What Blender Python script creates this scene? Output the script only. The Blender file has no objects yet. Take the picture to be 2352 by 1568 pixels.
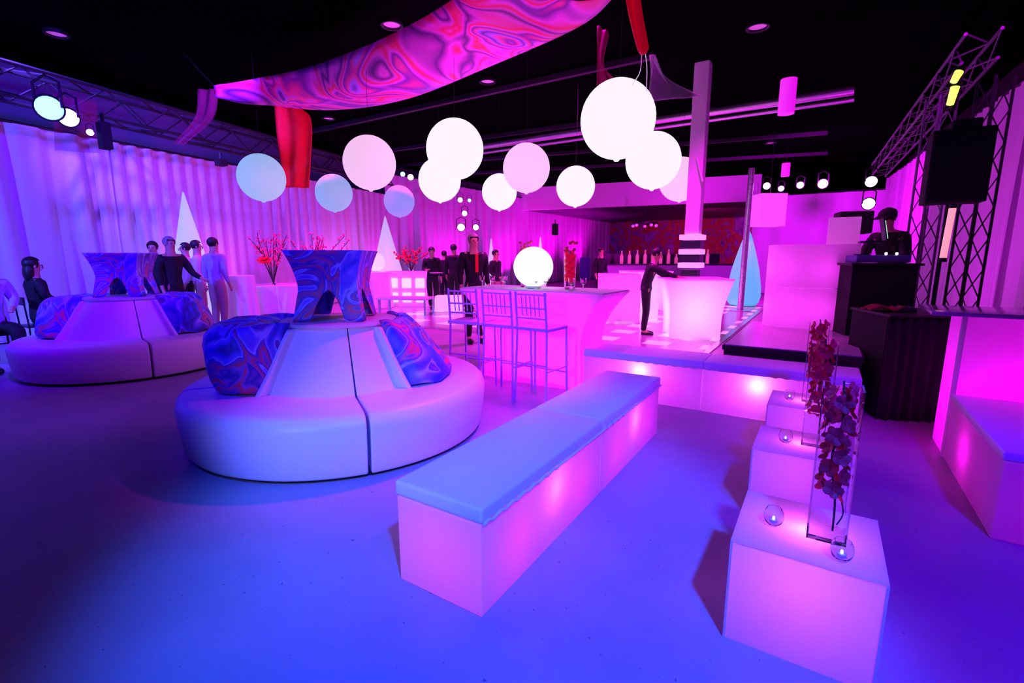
import bpy, bmesh, math, random
from mathutils import Vector, Matrix
random.seed(7)
S = bpy.context.scene
COL = S.collection
PI = math.pi
R = math.radians
# ------------------------------------------------------------------ camera
FPX = 1113.0; HC = 1.45; PITCH = math.atan(194/FPX)
cd = bpy.data.cameras.new('camera'); cam = bpy.data.objects.new('camera', cd); COL.objects.link(cam)
cd.sensor_width = 36; cd.lens = FPX/2352*36; cd.clip_end = 200; cd.clip_start = .02
cam.location = (0, 0, HC); cam.rotation_euler = (PI/2-PITCH, 0, 0); S.camera = cam
def ray(x, y):
    u = (x-1176)/FPX; v = (784-y)/FPX; c = math.cos(PITCH); s = math.sin(PITCH)
    return (u, c+v*s, -s+v*c)
def at(x, y, z=0.0):
    d = ray(x, y); t = (z-HC)/d[2]; return Vector((d[0]*t, d[1]*t, z))
def atY(x, y, Y):
    d = ray(x, y); t = Y/d[1]; return Vector((d[0]*t, Y, HC+d[2]*t))
E1 = Vector((.535, .845, 0)); E2 = Vector((-.845, .535, 0))      # directions of the furniture grid
RZ = math.atan2(-.54, .842)                                       # turns local +X onto -E2, local +Y onto E1

# ------------------------------------------------------------------ materials
def new_mat(name):
    m = bpy.data.materials.new(name); m.use_nodes = True
    nt = m.node_tree; b = nt.nodes['Principled BSDF']; return m, nt, b
def P(name, col, rough=.5, metal=0, emit=None, es=0, spec=.5, bump=0, bscale=40, sheen=0, alpha=1, trans=0, ior=1.45):
    m, nt, b = new_mat(name)
    b.inputs['Base Color'].default_value = (*col, 1); b.inputs['Roughness'].default_value = rough
    b.inputs['Metallic'].default_value = metal; b.inputs['Specular IOR Level'].default_value = spec
    b.inputs['Alpha'].default_value = alpha; b.inputs['Transmission Weight'].default_value = trans; b.inputs['IOR'].default_value = ior
    if sheen: b.inputs['Sheen Weight'].default_value = sheen
    if emit: b.inputs['Emission Color'].default_value = (*emit, 1); b.inputs['Emission Strength'].default_value = es
    n = nt.nodes.new('ShaderNodeTexNoise'); n.inputs['Scale'].default_value = bscale
    tc = nt.nodes.new('ShaderNodeTexCoord'); nt.links.new(tc.outputs['Object'], n.inputs['Vector'])
    if bump:
        bp = nt.nodes.new('ShaderNodeBump'); bp.inputs['Strength'].default_value = bump; bp.inputs['Distance'].default_value = .01
        nt.links.new(n.outputs['Fac'], bp.inputs['Height']); nt.links.new(bp.outputs['Normal'], b.inputs['Normal'])
    mr = nt.nodes.new('ShaderNodeMapRange'); mr.inputs['To Min'].default_value = max(0, rough-.04); mr.inputs['To Max'].default_value = min(1, rough+.04)
    nt.links.new(n.outputs['Fac'], mr.inputs['Value']); nt.links.new(mr.outputs['Result'], b.inputs['Roughness'])
    return m
def translucent(name, col, tcol, fac=.5, rough=.4):
    "milky acrylic or stretch fabric: lamps inside shine through"
    m, nt, b = new_mat(name)
    b.inputs['Base Color'].default_value = (*col, 1); b.inputs['Roughness'].default_value = rough
    t = nt.nodes.new('ShaderNodeBsdfTranslucent'); t.inputs['Color'].default_value = (*tcol, 1)
    mx = nt.nodes.new('ShaderNodeMixShader'); mx.inputs[0].default_value = fac
    out = nt.nodes['Material Output']
    nt.links.new(b.outputs[0], mx.inputs[1]); nt.links.new(t.outputs[0], mx.inputs[2]); nt.links.new(mx.outputs[0], out.inputs['Surface'])
    return m
def swirl(name, scale=1.0, stops=None, dist=3.2, emit=0, rough=.5, mult=3.6):
    m, nt, b = new_mat(name); L = nt.links
    tc = nt.nodes.new('ShaderNodeTexCoord')
    mp = nt.nodes.new('ShaderNodeMapping'); mp.inputs['Scale'].default_value = (scale,)*3
    L.new(tc.outputs['Object'], mp.inputs['Vector'])
    n1 = nt.nodes.new('ShaderNodeTexNoise'); n1.inputs['Scale'].default_value = 1.1; n1.inputs['Detail'].default_value = 1
    L.new(mp.outputs[0], n1.inputs['Vector'])
    vm = nt.nodes.new('ShaderNodeVectorMath'); vm.operation = 'MULTIPLY_ADD'
    L.new(n1.outputs['Color'], vm.inputs[0]); vm.inputs[1].default_value = (dist,)*3; L.new(mp.outputs[0], vm.inputs[2])
    n2 = nt.nodes.new('ShaderNodeTexNoise'); n2.inputs['Scale'].default_value = 1.3; n2.inputs['Detail'].default_value = 1.5; n2.inputs['Distortion'].default_value = 1.2
    L.new(vm.outputs[0], n2.inputs['Vector'])
    ml = nt.nodes.new('ShaderNodeMath'); ml.operation = 'MULTIPLY'; ml.inputs[1].default_value = mult; L.new(n2.outputs['Fac'], ml.inputs[0])
    fr = nt.nodes.new('ShaderNodeMath'); fr.operation = 'PINGPONG'; fr.inputs[1].default_value = 1; L.new(ml.outputs[0], fr.inputs[0])
    cr = nt.nodes.new('ShaderNodeValToRGB'); L.new(fr.outputs[0], cr.inputs[0])
    el = cr.color_ramp.elements
    stops = stops or [(0, (.02, .01, .25)), (.2, (.05, .08, .9)), (.38, (.35, .12, .85)), (.5, (.7, .6, .95)), (.58, (.08, .03, .45)), (.75, (.75, .05, .12)), (.88, (.55, .1, .6)), (1, (.02, .02, .35))]
    el[0].position = stops[0][0]; el[0].color = (*stops[0][1], 1); el[1].position = stops[-1][0]; el[1].color = (*stops[-1][1], 1)
    for p, c in stops[1:-1]:
        e = el.new(p); e.color = (*c, 1)
    L.new(cr.outputs[0], b.inputs['Base Color']); b.inputs['Roughness'].default_value = rough
    if emit: L.new(cr.outputs[0], b.inputs['Emission Color']); b.inputs['Emission Strength'].default_value = emit
    return m

M = {}
M['vinyl'] = P('white vinyl', (.8, .8, .8), .38, bump=.15, bscale=25)
M['black'] = P('black cloth', (.008, .008, .009), .8, bump=.3)
M['blackmetal'] = P('black metal', (.012, .012, .014), .45, .3)
M['ceiling'] = P('black ceiling', (.0022, .002, .0026), .95, spec=0)
M['chrome'] = P('aluminium', (.7, .7, .72), .28, .9)
M['trussdim'] = P('dull truss metal', (.16, .14, .18), .5, .6)
M['swirl'] = swirl('swirl print', 1.5, [(0, (.03, .01, .3)), (.2, (.04, .05, .75)), (.38, (.2, .1, .85)), (.47, (.45, .4, .95)), (.55, (.05, .02, .5)), (.72, (.4, .05, .35)), (.8, (.8, .03, .08)), (.88, (.3, .08, .6)), (1, (.02, .02, .35))], mult=3.0)
M['swirl_far'] = swirl('swirl print dark', .5, [(0, (.25, .0, .03)), (.25, (.5, .02, .04)), (.4, (.1, .02, .3)), (.55, (.35, .15, .5)), (.7, (.03, .02, .2)), (.85, (.6, .06, .1)), (1, (.06, .02, .25))])
M['swirl_banner'] = swirl('swirl print silk', .42, [(0, (.12, .01, .2)), (.18, (.75, .1, .65)), (.35, (.8, .02, .1)), (.48, (.85, .12, .8)), (.6, (.2, .02, .4)), (.74, (.85, .05, .35)), (.88, (.45, .2, .95)), (1, (.15, .02, .3))], dist=2.6, mult=4.2)
M['curtain'] = P('white satin drape', (.66, .58, .70), .42, sheen=.3)
M['acrylic'] = translucent('milky acrylic', (.8, .8, .8), (.9, .9, .9), .55)
M['spandex'] = translucent('white stretch fabric', (.82, .82, .82), (.9, .9, .9), .5, .6)
M['red'] = P('red cloth', (.85, .01, .02), .6, bump=.2)
M['redsilk'] = P('red silk with painted light', (.9, .02, .03), .45, emit=(1, .0, .03), es=.25)  # cloth gives off no light; emission paints its brightness in
M['sheer'] = P('sheer magenta cloth', (.4, .02, .15), .6, alpha=.3)
M['mesh'] = P('silver mesh', (.7, .7, .75), .5, .5, alpha=.45)
M['glass'] = P('clear glass', (1, 1, 1), .02, trans=1, ior=1.25)
M['water'] = P('water', (1, .9, .95), .02, trans=1, ior=1.2)
M['petal'] = P('red petals', (.9, .01, .05), .45, bump=.4)
M['petal_pink'] = P('pink petals', (.9, .08, .25), .5)
M['stem'] = P('dark green stem', (.03, .04, .02), .5)
M['skin'] = P('skin', (.55, .28, .2), .5)
M['hair'] = P('dark hair', (.01, .007, .006), .5)
M['grey_hair'] = P('grey hair', (.3, .25, .25), .6)
M['suit'] = P('black suit', (.007, .007, .009), .75)
M['lilac'] = P('lilac shirt', (.45, .4, .62), .75)
M['white_shirt'] = P('white shirt', (.7, .7, .72), .75)
M['khaki'] = P('khaki cotton', (.38, .24, .2), .8)
M['shoe'] = P('black leather', (.01, .01, .01), .3)
M['screen'] = P('lit screen', (.1, .1, .1), .4, emit=(.25, .9, .5), es=.9)
M['mixer'] = P('blue grey plastic', (.12, .1, .4), .35)
M['dark'] = P('dark plastic', (.015, .012, .03), .4)
M['ghost'] = P('violet tinted acrylic', (.62, .30, .85), .15)
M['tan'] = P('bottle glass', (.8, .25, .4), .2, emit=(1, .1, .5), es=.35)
def glow(name, col, es, base=(.6, .6, .6), rough=.5):
    return P(name, base, rough, emit=col, es=es)
M['led_white'] = glow('white led', (1, .95, 1), 4)
M['led_pink'] = glow('pink led', (1, .6, .95), 3)
M['led_blue'] = glow('blue led', (.3, .75, 1), 1.6)
M['led_yellow'] = glow('yellow lamp', (1, .85, .08), 1.6)
M['tube_red'] = glow('red tube', (1, .28, .3), 1.2)
M['cyl_pink'] = glow('pink lamp fabric', (1, .0, 1), .75)
M['disc'] = glow('painted pink glow', (.6, .06, .55), .55)  # on the ceiling discs, emission stands in for reflected pink light
M['flame'] = glow('candle', (.75, .8, 1), 2.2)
M['green'] = glow('green display', (.4, 1, .7), .8)

# ------------------------------------------------------------------ mesh helpers
class MB:
    def __init__(s): s.bm = bmesh.new()
    def box(s, c, d, rz=0, rx=0, ry=0, bevel=0):
        mt = Matrix.Translation(Vector(c)) @ Matrix.Rotation(rz, 4, 'Z') @ Matrix.Rotation(ry, 4, 'Y') @ Matrix.Rotation(rx, 4, 'X') @ Matrix.Diagonal((*d, 1))
        r = bmesh.ops.create_cube(s.bm, size=1, matrix=mt)
        if bevel:
            es = list({e for v in r['verts'] for e in v.link_edges})
            bmesh.ops.bevel(s.bm, geom=es, offset=bevel, segments=3, profile=.6, affect='EDGES')
        return s
    def tube(s, pts, r, seg=8, closed=False):
        pts = [Vector(p) for p in pts]; rs = r if isinstance(r, (list, tuple)) else [r]*len(pts)
        rings = []
        n = len(pts); up = None
        for i, p in enumerate(pts):
            a = pts[(i-1) % n] if (closed or i > 0) else p; b = pts[(i+1) % n] if (closed or i < n-1) else p
            t = (b-a).normalized()
            if up is None: up = Vector((0, 0, 1)) if abs(t.z) < .9 else Vector((1, 0, 0))
            x = t.cross(up)
            if x.length < 1e-4: x = t.orthogonal()
            x.normalize(); y = x.cross(t).normalized(); up = y
            rings.append([s.bm.verts.new(p+(x*math.cos(2*PI*k/seg)+y*math.sin(2*PI*k/seg))*rs[i]) for k in range(seg)])
        m = n if closed else n-1
        for i in range(m):
            A = rings[i]; B = rings[(i+1) % n]
            for k in range(seg): s.bm.faces.new((A[k], A[(k+1) % seg], B[(k+1) % seg], B[k]))
        if not closed:
            s.bm.faces.new(rings[0][::-1]); s.bm.faces.new(rings[-1])
        return s
    def lathe(s, prof, c=(0, 0, 0), seg=32, a0=0, a1=2*PI, closed_prof=False, cap=True):
        c = Vector(c); full = abs(a1-a0-2*PI) < 1e-6
        na = seg if full else seg+1
        cols = []
        for k in range(na):
            a = a0+(a1-a0)*k/seg
            cols.append([s.bm.verts.new(c+Vector((r*math.cos(a), r*math.sin(a), z))) for r, z in prof])
        m = len(prof)
        for k in range(seg):
            A = cols[k]; B = cols[(k+1) % na]
            for i in range(m if closed_prof else m-1):
                j = (i+1) % m
                s.bm.faces.new((A[i], B[i], B[j], A[j]))
        if closed_prof and not full and cap:
            s.bm.faces.new(cols[0]); s.bm.faces.new(cols[-1][::-1])
        return s
    def grid(s, nu, nv, f, closed_u=False):
        V = [[s.bm.verts.new(f(i/(nu if closed_u else nu-1), j/(nv-1))) for j in range(nv)] for i in range(nu)]
        for i in range(nu if closed_u else nu-1):
            for j in range(nv-1):
                a = V[i][j]; b = V[(i+1) % nu][j]; c = V[(i+1) % nu][j+1]; d = V[i][j+1]
                s.bm.faces.new((a, b, c, d))
        return s
    def sph(s, c, r, seg=20, sc=(1, 1, 1), rot=None):
        mt = Matrix.Translation(Vector(c)) @ (rot or Matrix.Identity(4)) @ Matrix.Diagonal((r*sc[0], r*sc[1], r*sc[2], 1))
        bmesh.ops.create_uvsphere(s.bm, u_segments=seg, v_segments=max(6, seg//2+1), radius=1, matrix=mt); return s
    def build(s, name, mat, parent=None, smooth=True, loc=None, rz=0, bevel=0, solid=0, subd=0, mats=None, flat_angle=True):
        bmesh.ops.remove_doubles(s.bm, verts=s.bm.verts, dist=1e-5)
        bmesh.ops.recalc_face_normals(s.bm, faces=s.bm.faces)
        me = bpy.data.meshes.new(name); s.bm.to_mesh(me); s.bm.free()
        o = bpy.data.objects.new(name, me); COL.objects.link(o)
        me.materials.append(mat)
        if smooth:
            for p in me.polygons: p.use_smooth = True
            if flat_angle:
                bmx = bmesh.new(); bmx.from_mesh(me)
                for e in bmx.edges:
                    if len(e.link_faces) == 2 and e.calc_face_angle(0) > R(38): e.smooth = False
                bmx.to_mesh(me); bmx.free()
        if parent: o.parent = parent
        if loc is not None: o.location = loc
        o.rotation_euler.z = rz
        if solid: md = o.modifiers.new('s', 'SOLIDIFY'); md.thickness = solid
        if bevel: md = o.modifiers.new('b', 'BEVEL'); md.width = bevel; md.segments = 3; md.limit_method = 'ANGLE'
        if subd: md = o.modifiers.new('d', 'SUBSURF'); md.levels = subd; md.render_levels = subd
        return o
def tag(o, label=None, cat=None, group=None, kind=None):
    if label: o['label'] = label
    if cat: o['category'] = cat
    if group: o['group'] = group
    if kind: o['kind'] = kind
    return o
def thing(name, label, cat, loc=(0, 0, 0), rz=0, group=None):
    o = bpy.data.objects.new(name, None); COL.objects.link(o); o.location = loc; o.rotation_euler.z = rz
    o.empty_display_size = .1
    return tag(o, label, cat, group)
def copy_tree(o, parent=None):
    c = o.copy(); COL.objects.link(c); c.parent = parent
    for ch in list(o.children): copy_tree(ch, c)
    return c
def light(kind, loc, col, e, target=None, size=.1, spot=60, blend=.5, sy=None, spec=1):
    l = bpy.data.lights.new('lamp', kind); o = bpy.data.objects.new('lamp', l); COL.objects.link(o)
    l.color = col; l.energy = e; o.location = loc
    if kind == 'AREA':
        l.size = size
        if sy: l.shape = 'RECTANGLE'; l.size_y = sy
    else: l.shadow_soft_size = size
    if kind == 'SPOT': l.spot_size = R(spot); l.spot_blend = blend
    l.specular_factor = spec
    if target is not None: o.rotation_euler = (Vector(target)-Vector(loc)).to_track_quat('-Z', 'Y').to_euler()
    return o

# ------------------------------------------------------------------ room shell
def floor_mat():
    m, nt, b = new_mat('painted concrete'); L = nt.links
    tc = nt.nodes.new('ShaderNodeTexCoord')
    n = nt.nodes.new('ShaderNodeTexNoise'); n.inputs['Scale'].default_value = 1.2; n.inputs['Detail'].default_value = 6
    L.new(tc.outputs['Object'], n.inputs['Vector'])
    cr = nt.nodes.new('ShaderNodeValToRGB'); L.new(n.outputs['Fac'], cr.inputs[0])
    cr.color_ramp.elements[0].position = .3; cr.color_ramp.elements[0].color = (.27, .27, .28, 1)
    cr.color_ramp.elements[1].position = .7; cr.color_ramp.elements[1].color = (.38, .38, .39, 1)
    v = nt.nodes.new('ShaderNodeTexNoise'); v.inputs['Scale'].default_value = 38; v.inputs['Detail'].default_value = 2; L.new(tc.outputs['Object'], v.inputs['Vector'])
    c2 = nt.nodes.new('ShaderNodeValToRGB'); L.new(v.outputs['Fac'], c2.inputs[0])
    c2.color_ramp.elements[0].position = .255; c2.color_ramp.elements[0].color = (.35, .35, .35, 1); c2.color_ramp.elements[1].position = .29; c2.color_ramp.elements[1].color = (1, 1, 1, 1)
    mx = nt.nodes.new('ShaderNodeMix'); mx.data_type = 'RGBA'; mx.blend_type = 'MULTIPLY'; mx.inputs[0].default_value = 1
    L.new(cr.outputs[0], mx.inputs[6]); L.new(c2.outputs[0], mx.inputs[7]); L.new(mx.outputs[2], b.inputs['Base Color'])
    b.inputs['Roughness'].default_value = .42; b.inputs['Specular IOR Level'].default_value = .35
    bp = nt.nodes.new('ShaderNodeBump'); bp.inputs['Strength'].default_value = .12; bp.inputs['Distance'].default_value = .02
    L.new(n.outputs['Fac'], bp.inputs['Height']); L.new(bp.outputs[0], b.inputs['Normal'])
    return m
f = MB().box((2, 15, -.05), (50, 56, .1)).build('floor', floor_mat(), smooth=False); tag(f, kind='structure')
c = MB().box((2, 15, 5.05), (50, 56, .1)).build('ceiling', M['ceiling'], smooth=False); tag(c, kind='structure')
def wallq(name, pts, z0, z1, m, th=.12):
    for a, b_ in zip(pts, pts[1:]):
        a = Vector((*a, 0)); b_ = Vector((*b_, 0)); d = b_-a
        o = MB().box((0, 0, 0), (d.length, th, z1-z0)).build(name, m, smooth=False); o.location = (a+b_)/2+Vector((0, 0, (z0+z1)/2)); o.rotation_euler.z = math.atan2(d.y, d.x)
        tag(o, kind='structure')
M['wallblack'] = P('black wall', (.012, .01, .014), .9)
CL = [(-10.6, 3.2), (-6.87, 12.35), (-4.5, 18.2), (6.9, 35.0)]      # line of the long drape
off = Vector((-.93, .38, 0))*1.0
M['wallgrey'] = P('grey wall with painted blue light', (.14, .14, .2), .8)  # blue tint stands in for blue light falling on a grey wall
wallq('wall_left', [(a-1.3, b_+.6) for a, b_ in CL], 0, 5, M['wallgrey'])
wallq('wall_back', [(5.2, 36.2), (26, 22)], 0, 5, M['swirl_far'])
wallq('wall_right', [(14.5, 18.5), (7.5, 6.2), (5.6, 2.8)], 0, 5, M['wallblack'])

def curtain(name, label, p0, p1, z1, wave=.16, amp=.05, mat=None, z0=0.02, lean=0, group=None):
    p0 = Vector((*p0, 0)); p1 = Vector((*p1, 0)); d = (p1-p0).normalized(); p0 = p0-d*.14; p1 = p1+d*.14; d = p1-p0; Ln = d.length; d.normalize(); nrm = Vector((d.y, -d.x, 0))
    rnd = random.Random(hash(label) % 1000 if False else len(label)*7+int(Ln*10))
    ks = [(rnd.uniform(.7, 1.5)*2*PI/wave, rnd.uniform(0, 6.3), rnd.uniform(.3, 1), rnd.uniform(-1.6, 1.6)) for _ in range(5)]
    nu = int(Ln/(wave/8)); nv = 12
    def F(u, v):
        s = u*Ln; z = z0+(z1-z0)*v
        o = sum(w*math.sin(k*(s+lean*(1-v)*.3)+ph+dr*(1-v)*1.3) for k, ph, w, dr in ks)/2.2
        o = math.tanh(o*1.3)
        pinch = 1-.45*v
        return p0+d*s+nrm*o*amp*pinch+Vector((0, 0, z))
    t = thing(name, label, 'curtain', group=group)
    MB().grid(nu, nv, F).build('fabric', mat or M['curtain'], t, flat_angle=False)
    MB().tube([p0+Vector((0, 0, z1+.02)), p1+Vector((0, 0, z1+.02))], .025).build('rail', M['blackmetal'], t)
    return t
def lerp2(a, b_, t): return (a[0]+(b_[0]-a[0])*t, a[1]+(b_[1]-a[1])*t)
A, B_, C_, D_ = CL
curtain('curtain', 'tall white drape in loose folds washed blue and violet, behind the seated guests', A, lerp2(A, B_, .72), 3.66, .44, .13)
curtain('curtain', 'white drape turning from violet to pink behind the group of standing guests', lerp2(A, B_, .72), lerp2(B_, C_, .45), 3.66, .38, .11)
curtain('curtain', 'white drape lit lilac and magenta behind the taller white cone lamp near the round sofa', lerp2(B_, C_, .45), C_, 3.66, .42, .11)
curtain('curtain', 'white drape glowing magenta along the far side behind the globe lamp and bar', C_, D_, 4.4, .55, .14)

# soffit across the back
pa = at(1182, 484, 3.8); pb = at(1745, 462, 3.8)
dv = (pb-pa).normalized(); nv_ = Vector((-dv.y, dv.x, 0))
M['soffit'] = P('white painted fascia', (.75, .72, .75), .6)
M['soffit_dark'] = P('dark soffit ceiling', (.05, .03, .07), .5)
tag(MB().box((pa+pb)/2+Vector((0, 0, .55)), ((pb-pa).length, .2, 1.1), math.atan2(dv.y, dv.x)).build('trim_1', M['soffit'], smooth=False), kind='structure')
mid = (pa+pb)/2+nv_*7.2
tag(MB().box(mid+Vector((0, 0, .12)), ((pb-pa).length+10, 14, .2), math.atan2(dv.y, dv.x)).build('ceiling_lower', M['soffit_dark'], smooth=False), kind='structure')
# drape right of the soffit
q0 = at(1742, 452, 3.8); q1 = at(2030, 436, 3.8)
curtain('curtain', 'smooth magenta-lit drape at the rear beyond the blue teardrop lamp', (q0.x, q0.y), (q1.x, q1.y), 3.8, .9, .05)
w0 = (q1.x+.1, q1.y)
curtain('curtain', 'dim purple drape running along the side wall behind the disc jockey', w0, (8.0, 8.0), 4.2, .5, .13)
curtain('curtain', 'dark purple drape with deep folds behind the glowing corner bar', (8.0, 8.0), (5.3, 3.0), 4.3, .5, .13)

# ------------------------------------------------------------------ ceiling beams, ducts
def barc(x0, y0, x1, y1, z, r, name, m, label, cat, box=False):
    a = at(x0, y0, z); b_ = at(x1, y1, z)
    mb = MB()
    if box:
        d = b_-a; mb.box((a+b_)/2, (d.length, r*2, r*2), math.atan2(d.y, d.x))
    else: mb.tube([a, b_], r, 12)
    return tag(mb.build(name, m), label, cat)
M['duct'] = P('shiny duct metal', (.62, .6, .65), .3, .8)
M['beam'] = P('dark steel', (.05, .04, .06), .45, .6)
M['pipe'] = P('painted pipe', (.3, .28, .32), .4, .6)
barc(1085, 340, 1962, 208, 4.72, .09, 'air_duct', M['duct'], 'thick shiny round duct under the black ceiling, nearest of the pair', 'duct')
barc(1100, 352, 1962, 228, 4.72, .05, 'air_duct', M['duct'], 'thinner round pipe running just behind the thick ceiling duct', 'duct')
for i, (x0, y0, x1, y1, lb) in enumerate([(520, 345, 1500, 128, 'steel ceiling beam crossing over the balloons nearest the camera'), (700, 372, 1500, 262, 'steel ceiling beam just in front of the shiny duct'), (850, 385, 1900, 305, 'steel ceiling beam behind the shiny duct above the white balloons'), (950, 405, 1900, 352, 'farthest steel ceiling beam before the magenta fascia')]):
    barc(x0, y0, x1, y1, 4.9, .05, 'ceiling_beam', M['beam'], lb, 'beam', True)
for (x, y, z, lb) in [(900, 57, 4.97, 'round ceiling downlight beside the top of the swirl fabric'), (130, 78, 4.97, 'dim round ceiling downlight alone over the blue drape'), (1120, 187, 4.97, 'round ceiling downlight between the swirl fabric and the large white balloon'), (755, 272, 4.97, 'small round ceiling downlight right of the hanging red panel'), (1740, 62, 4.97, 'round ceiling downlight over the pink hanging cylinder'), (1770, 328, 4.97, 'small far ceiling downlight under the pink hanging cylinder')]:
    p = at(x, y, z); t = thing('ceiling_light', lb, 'ceiling light', p)
    MB().lathe([(.14, .03), (.17, .03), (.17, -.02), (.14, -.02)], seg=24, closed_prof=True).build('trim_ring', M['blackmetal'], t)
    MB().lathe([(.0, .012), (.135, .012), (.135, .022), (0, .022)], seg=24).build('lens', M['disc'], t)

# ------------------------------------------------------------------ trusses
def truss(name, label, a, b_, w=.3, m=None, step=.35, r=.024):
    a = Vector(a); b_ = Vector(b_); d = (b_-a); L_ = d.length; d.normalize()
    up = Vector((0, 0, 1)) if abs(d.z) < .9 else Vector((0, 1, 0))
    x = d.cross(up).normalized()*w/2; y = x.cross(d).normalized()*w/2
    t = thing(name, label, 'truss', a)
    o = Vector((0, 0, 0)); m = m or M['chrome']
    cs = [(x+y), (x-y), (-x-y), (-x+y)]
    for c in cs: MB().tube([o+c, o+c+d*L_], r, 8).build('chord', m, t)
    mb = MB(); n = int(L_/step)
    for i in range(n):
        for k in range(4):
            p = cs[k]; q = cs[(k+1) % 4]
            if i % 2: p, q = q, p
            mb.tube([p+d*(L_*i/n), q+d*(L_*(i+1)/n)], r*.5, 5)
    mb.build('lattice', m, t)
    return t
M['truss_blue'] = P('truss metal', (.03, .03, .035), .6, .3, spec=.2)
truss('lighting_truss', 'long metal lighting truss hung along the top of the blue drape', (-8.55, 4.6, 3.98), (-4.1, 16.6, 3.98), .45, M['truss_blue'], .55, .03)
truss('lighting_truss', 'overhead metal truss slanting up toward the yellow lamps', at(2018, 392, 3.3), at(2255, 105, 3.45), .26, M['trussdim'], .35, .016)
cb = at(2012, 388, 3.45)
truss('lighting_truss', 'upright metal truss leg beside the disc jockey table', (5.05, 6.1, 0), (5.05, 6.1, 3.3), .2, M['trussdim'], .3, .014)
truss('lighting_truss', 'upright metal truss leg behind the glowing corner bar', (5.1, 5.5, 0), (5.1, 5.5, 3.3), .2, M['blackmetal'], .3, .014)
# red tube light on the truss
t = thing('tube_light', 'glowing red tube lamp upright below the black loudspeaker', 'lamp')
p0 = atY(2188, 478, 4.75); p1 = atY(2166, 592, 4.75)
MB().tube([p0, p1], .028, 12).build('tube', M['tube_red'], t)
MB().tube([p0+Vector((0, 0, .04)), p0], .032, 12).build('end_cap', M['blackmetal'], t); MB().tube([p1, p1-Vector((0, 0, .04))], .032, 12).build('end_cap', M['blackmetal'], t)
for (xa, ya, xb, yb, lb) in [(2203, 165, 2190, 188, 'upper yellow lamp clamped on the slanting truss'), (2194, 200, 2182, 240, 'lower yellow lamp clamped on the slanting truss')]:
    t = thing('stage_spotlight', lb, 'lamp'); a = atY(xa, ya, 4.7); b_ = atY(xb, yb, 4.7)
    MB().tube([a, b_], [.035, .028], 10).build('lamp_glass', M['led_yellow'], t)
    MB().tube([a+Vector((.05, .05, .05)), b_+Vector((.05, .05, -.03))], .045, 10).build('housing', M['blackmetal'], t)
# par cans
def par(x, y, Y, r, lens, label, rx=.0):
    p = atY(x, y, Y); t = thing('stage_spotlight', label, 'stage light', p)
    d = (Vector((0, 0, 1.4))-p).normalized(); d = (d+Vector((rx, 0, -.1))).normalized()
    q = d.to_track_quat('Z', 'Y').to_matrix().to_4x4()
    mb = MB().lathe([(.0, -2.6*r), (.7*r, -2.6*r), (r*1.08, -1.6*r), (r*1.15, .15*r), (r*1.02, .15*r), (r*1.0, -.1*r)], seg=20); bmesh.ops.transform(mb.bm, matrix=q, verts=mb.bm.verts); can = mb.build('can', M['blackmetal'], t)
    mb = MB().lathe([(0, 0), (r, -.05*r)], seg=20)
    bmesh.ops.transform(mb.bm, matrix=q, verts=mb.bm.verts); mb.build('lens', M[lens], can)
    MB().tube([(-r*1.2, 0, 0), (-r*1.2, 0, r*2.2), (0, 0, r*2.8), (r*1.2, 0, r*2.2), (r*1.2, 0, 0)], r*.12, 6).build('yoke', M['blackmetal'], t)
    return t
LL = [(113, 248, 6.4, .135, 'led_blue', 'pale blue round stage light at the near end of the truss over the drape'),
 (157, 270, 6.9, .11, 'led_pink', 'white pink stage light next to the pale blue one on the truss'),
 (207, 304, 7.4, .045, 'led_pink', 'tiny pink stage light at the corner of the red fabric box'),
 (925, 400, 17, .08, 'led_blue', 'small blue stage light under the far ceiling left of the white balloons'),
 (943, 407, 17, .1, 'led_pink', 'small white stage light beside the small blue one left of the white balloons'),
 (1057, 459, 16, .08, 'led_pink', 'small pink light topmost of the pair under the tall white balloon'),
 (1078, 460, 16, .06, 'led_blue', 'tiny blue light beside the pink one under the tall white balloon'),
 (1067, 490, 15, .08, 'led_pink', 'single pink light between the upper pair and the lower pair over the guests'),
 (1059, 522, 13, .095, 'led_pink', 'larger round white light above the man in black with the red sash'),
 (1093, 522, 13, .075, 'led_pink', 'smaller oval white light above the man in black with the red sash'),
 (1761, 427, 14, .09, 'led_white', 'white stage light leftmost in the row over the rear magenta drape'),
 (1794, 433, 14, .075, 'led_blue', 'small blue stage light beside the leftmost white one over the rear drape'),
 (1838, 425, 14, .09, 'led_blue', 'blue stage light standing alone mid row over the rear drape'),
 (1890, 422, 14, .12, 'led_white', 'large white stage light over the rear magenta drape'),
 (2001, 417, 8.5, .085, 'led_white', 'white stage light at the low end of the slanting truss'),
 (1995, 468, 7.5, .08, 'led_white', 'white stage light above the disc jockey monitor speaker')]
for a in LL: par(*a)
# dark fixtures on left truss
for (x, y, Y, w, h, lb) in [(240, 312, 7.3, .16, .36, 'black box speaker hung beside the red fabric box on the truss'), (508, 374, 10.2, .2, .12, 'small black floodlight box under the truss near the pale blue balloon'), (1275, 527, 15, .16, .34, 'dark wall speaker hung on the magenta drape above the globe lamp')]:
    p = atY(x, y, Y); t = thing('wall_speaker', lb, 'speaker', p)
    MB().box((0, 0, 0), (w, w*.8, h), RZ, bevel=.01).build('cabinet', M['black'], t); MB().box((0, 0, h/2+.06), (.03, .03, .14)).build('bracket', M['blackmetal'], t)

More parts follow.
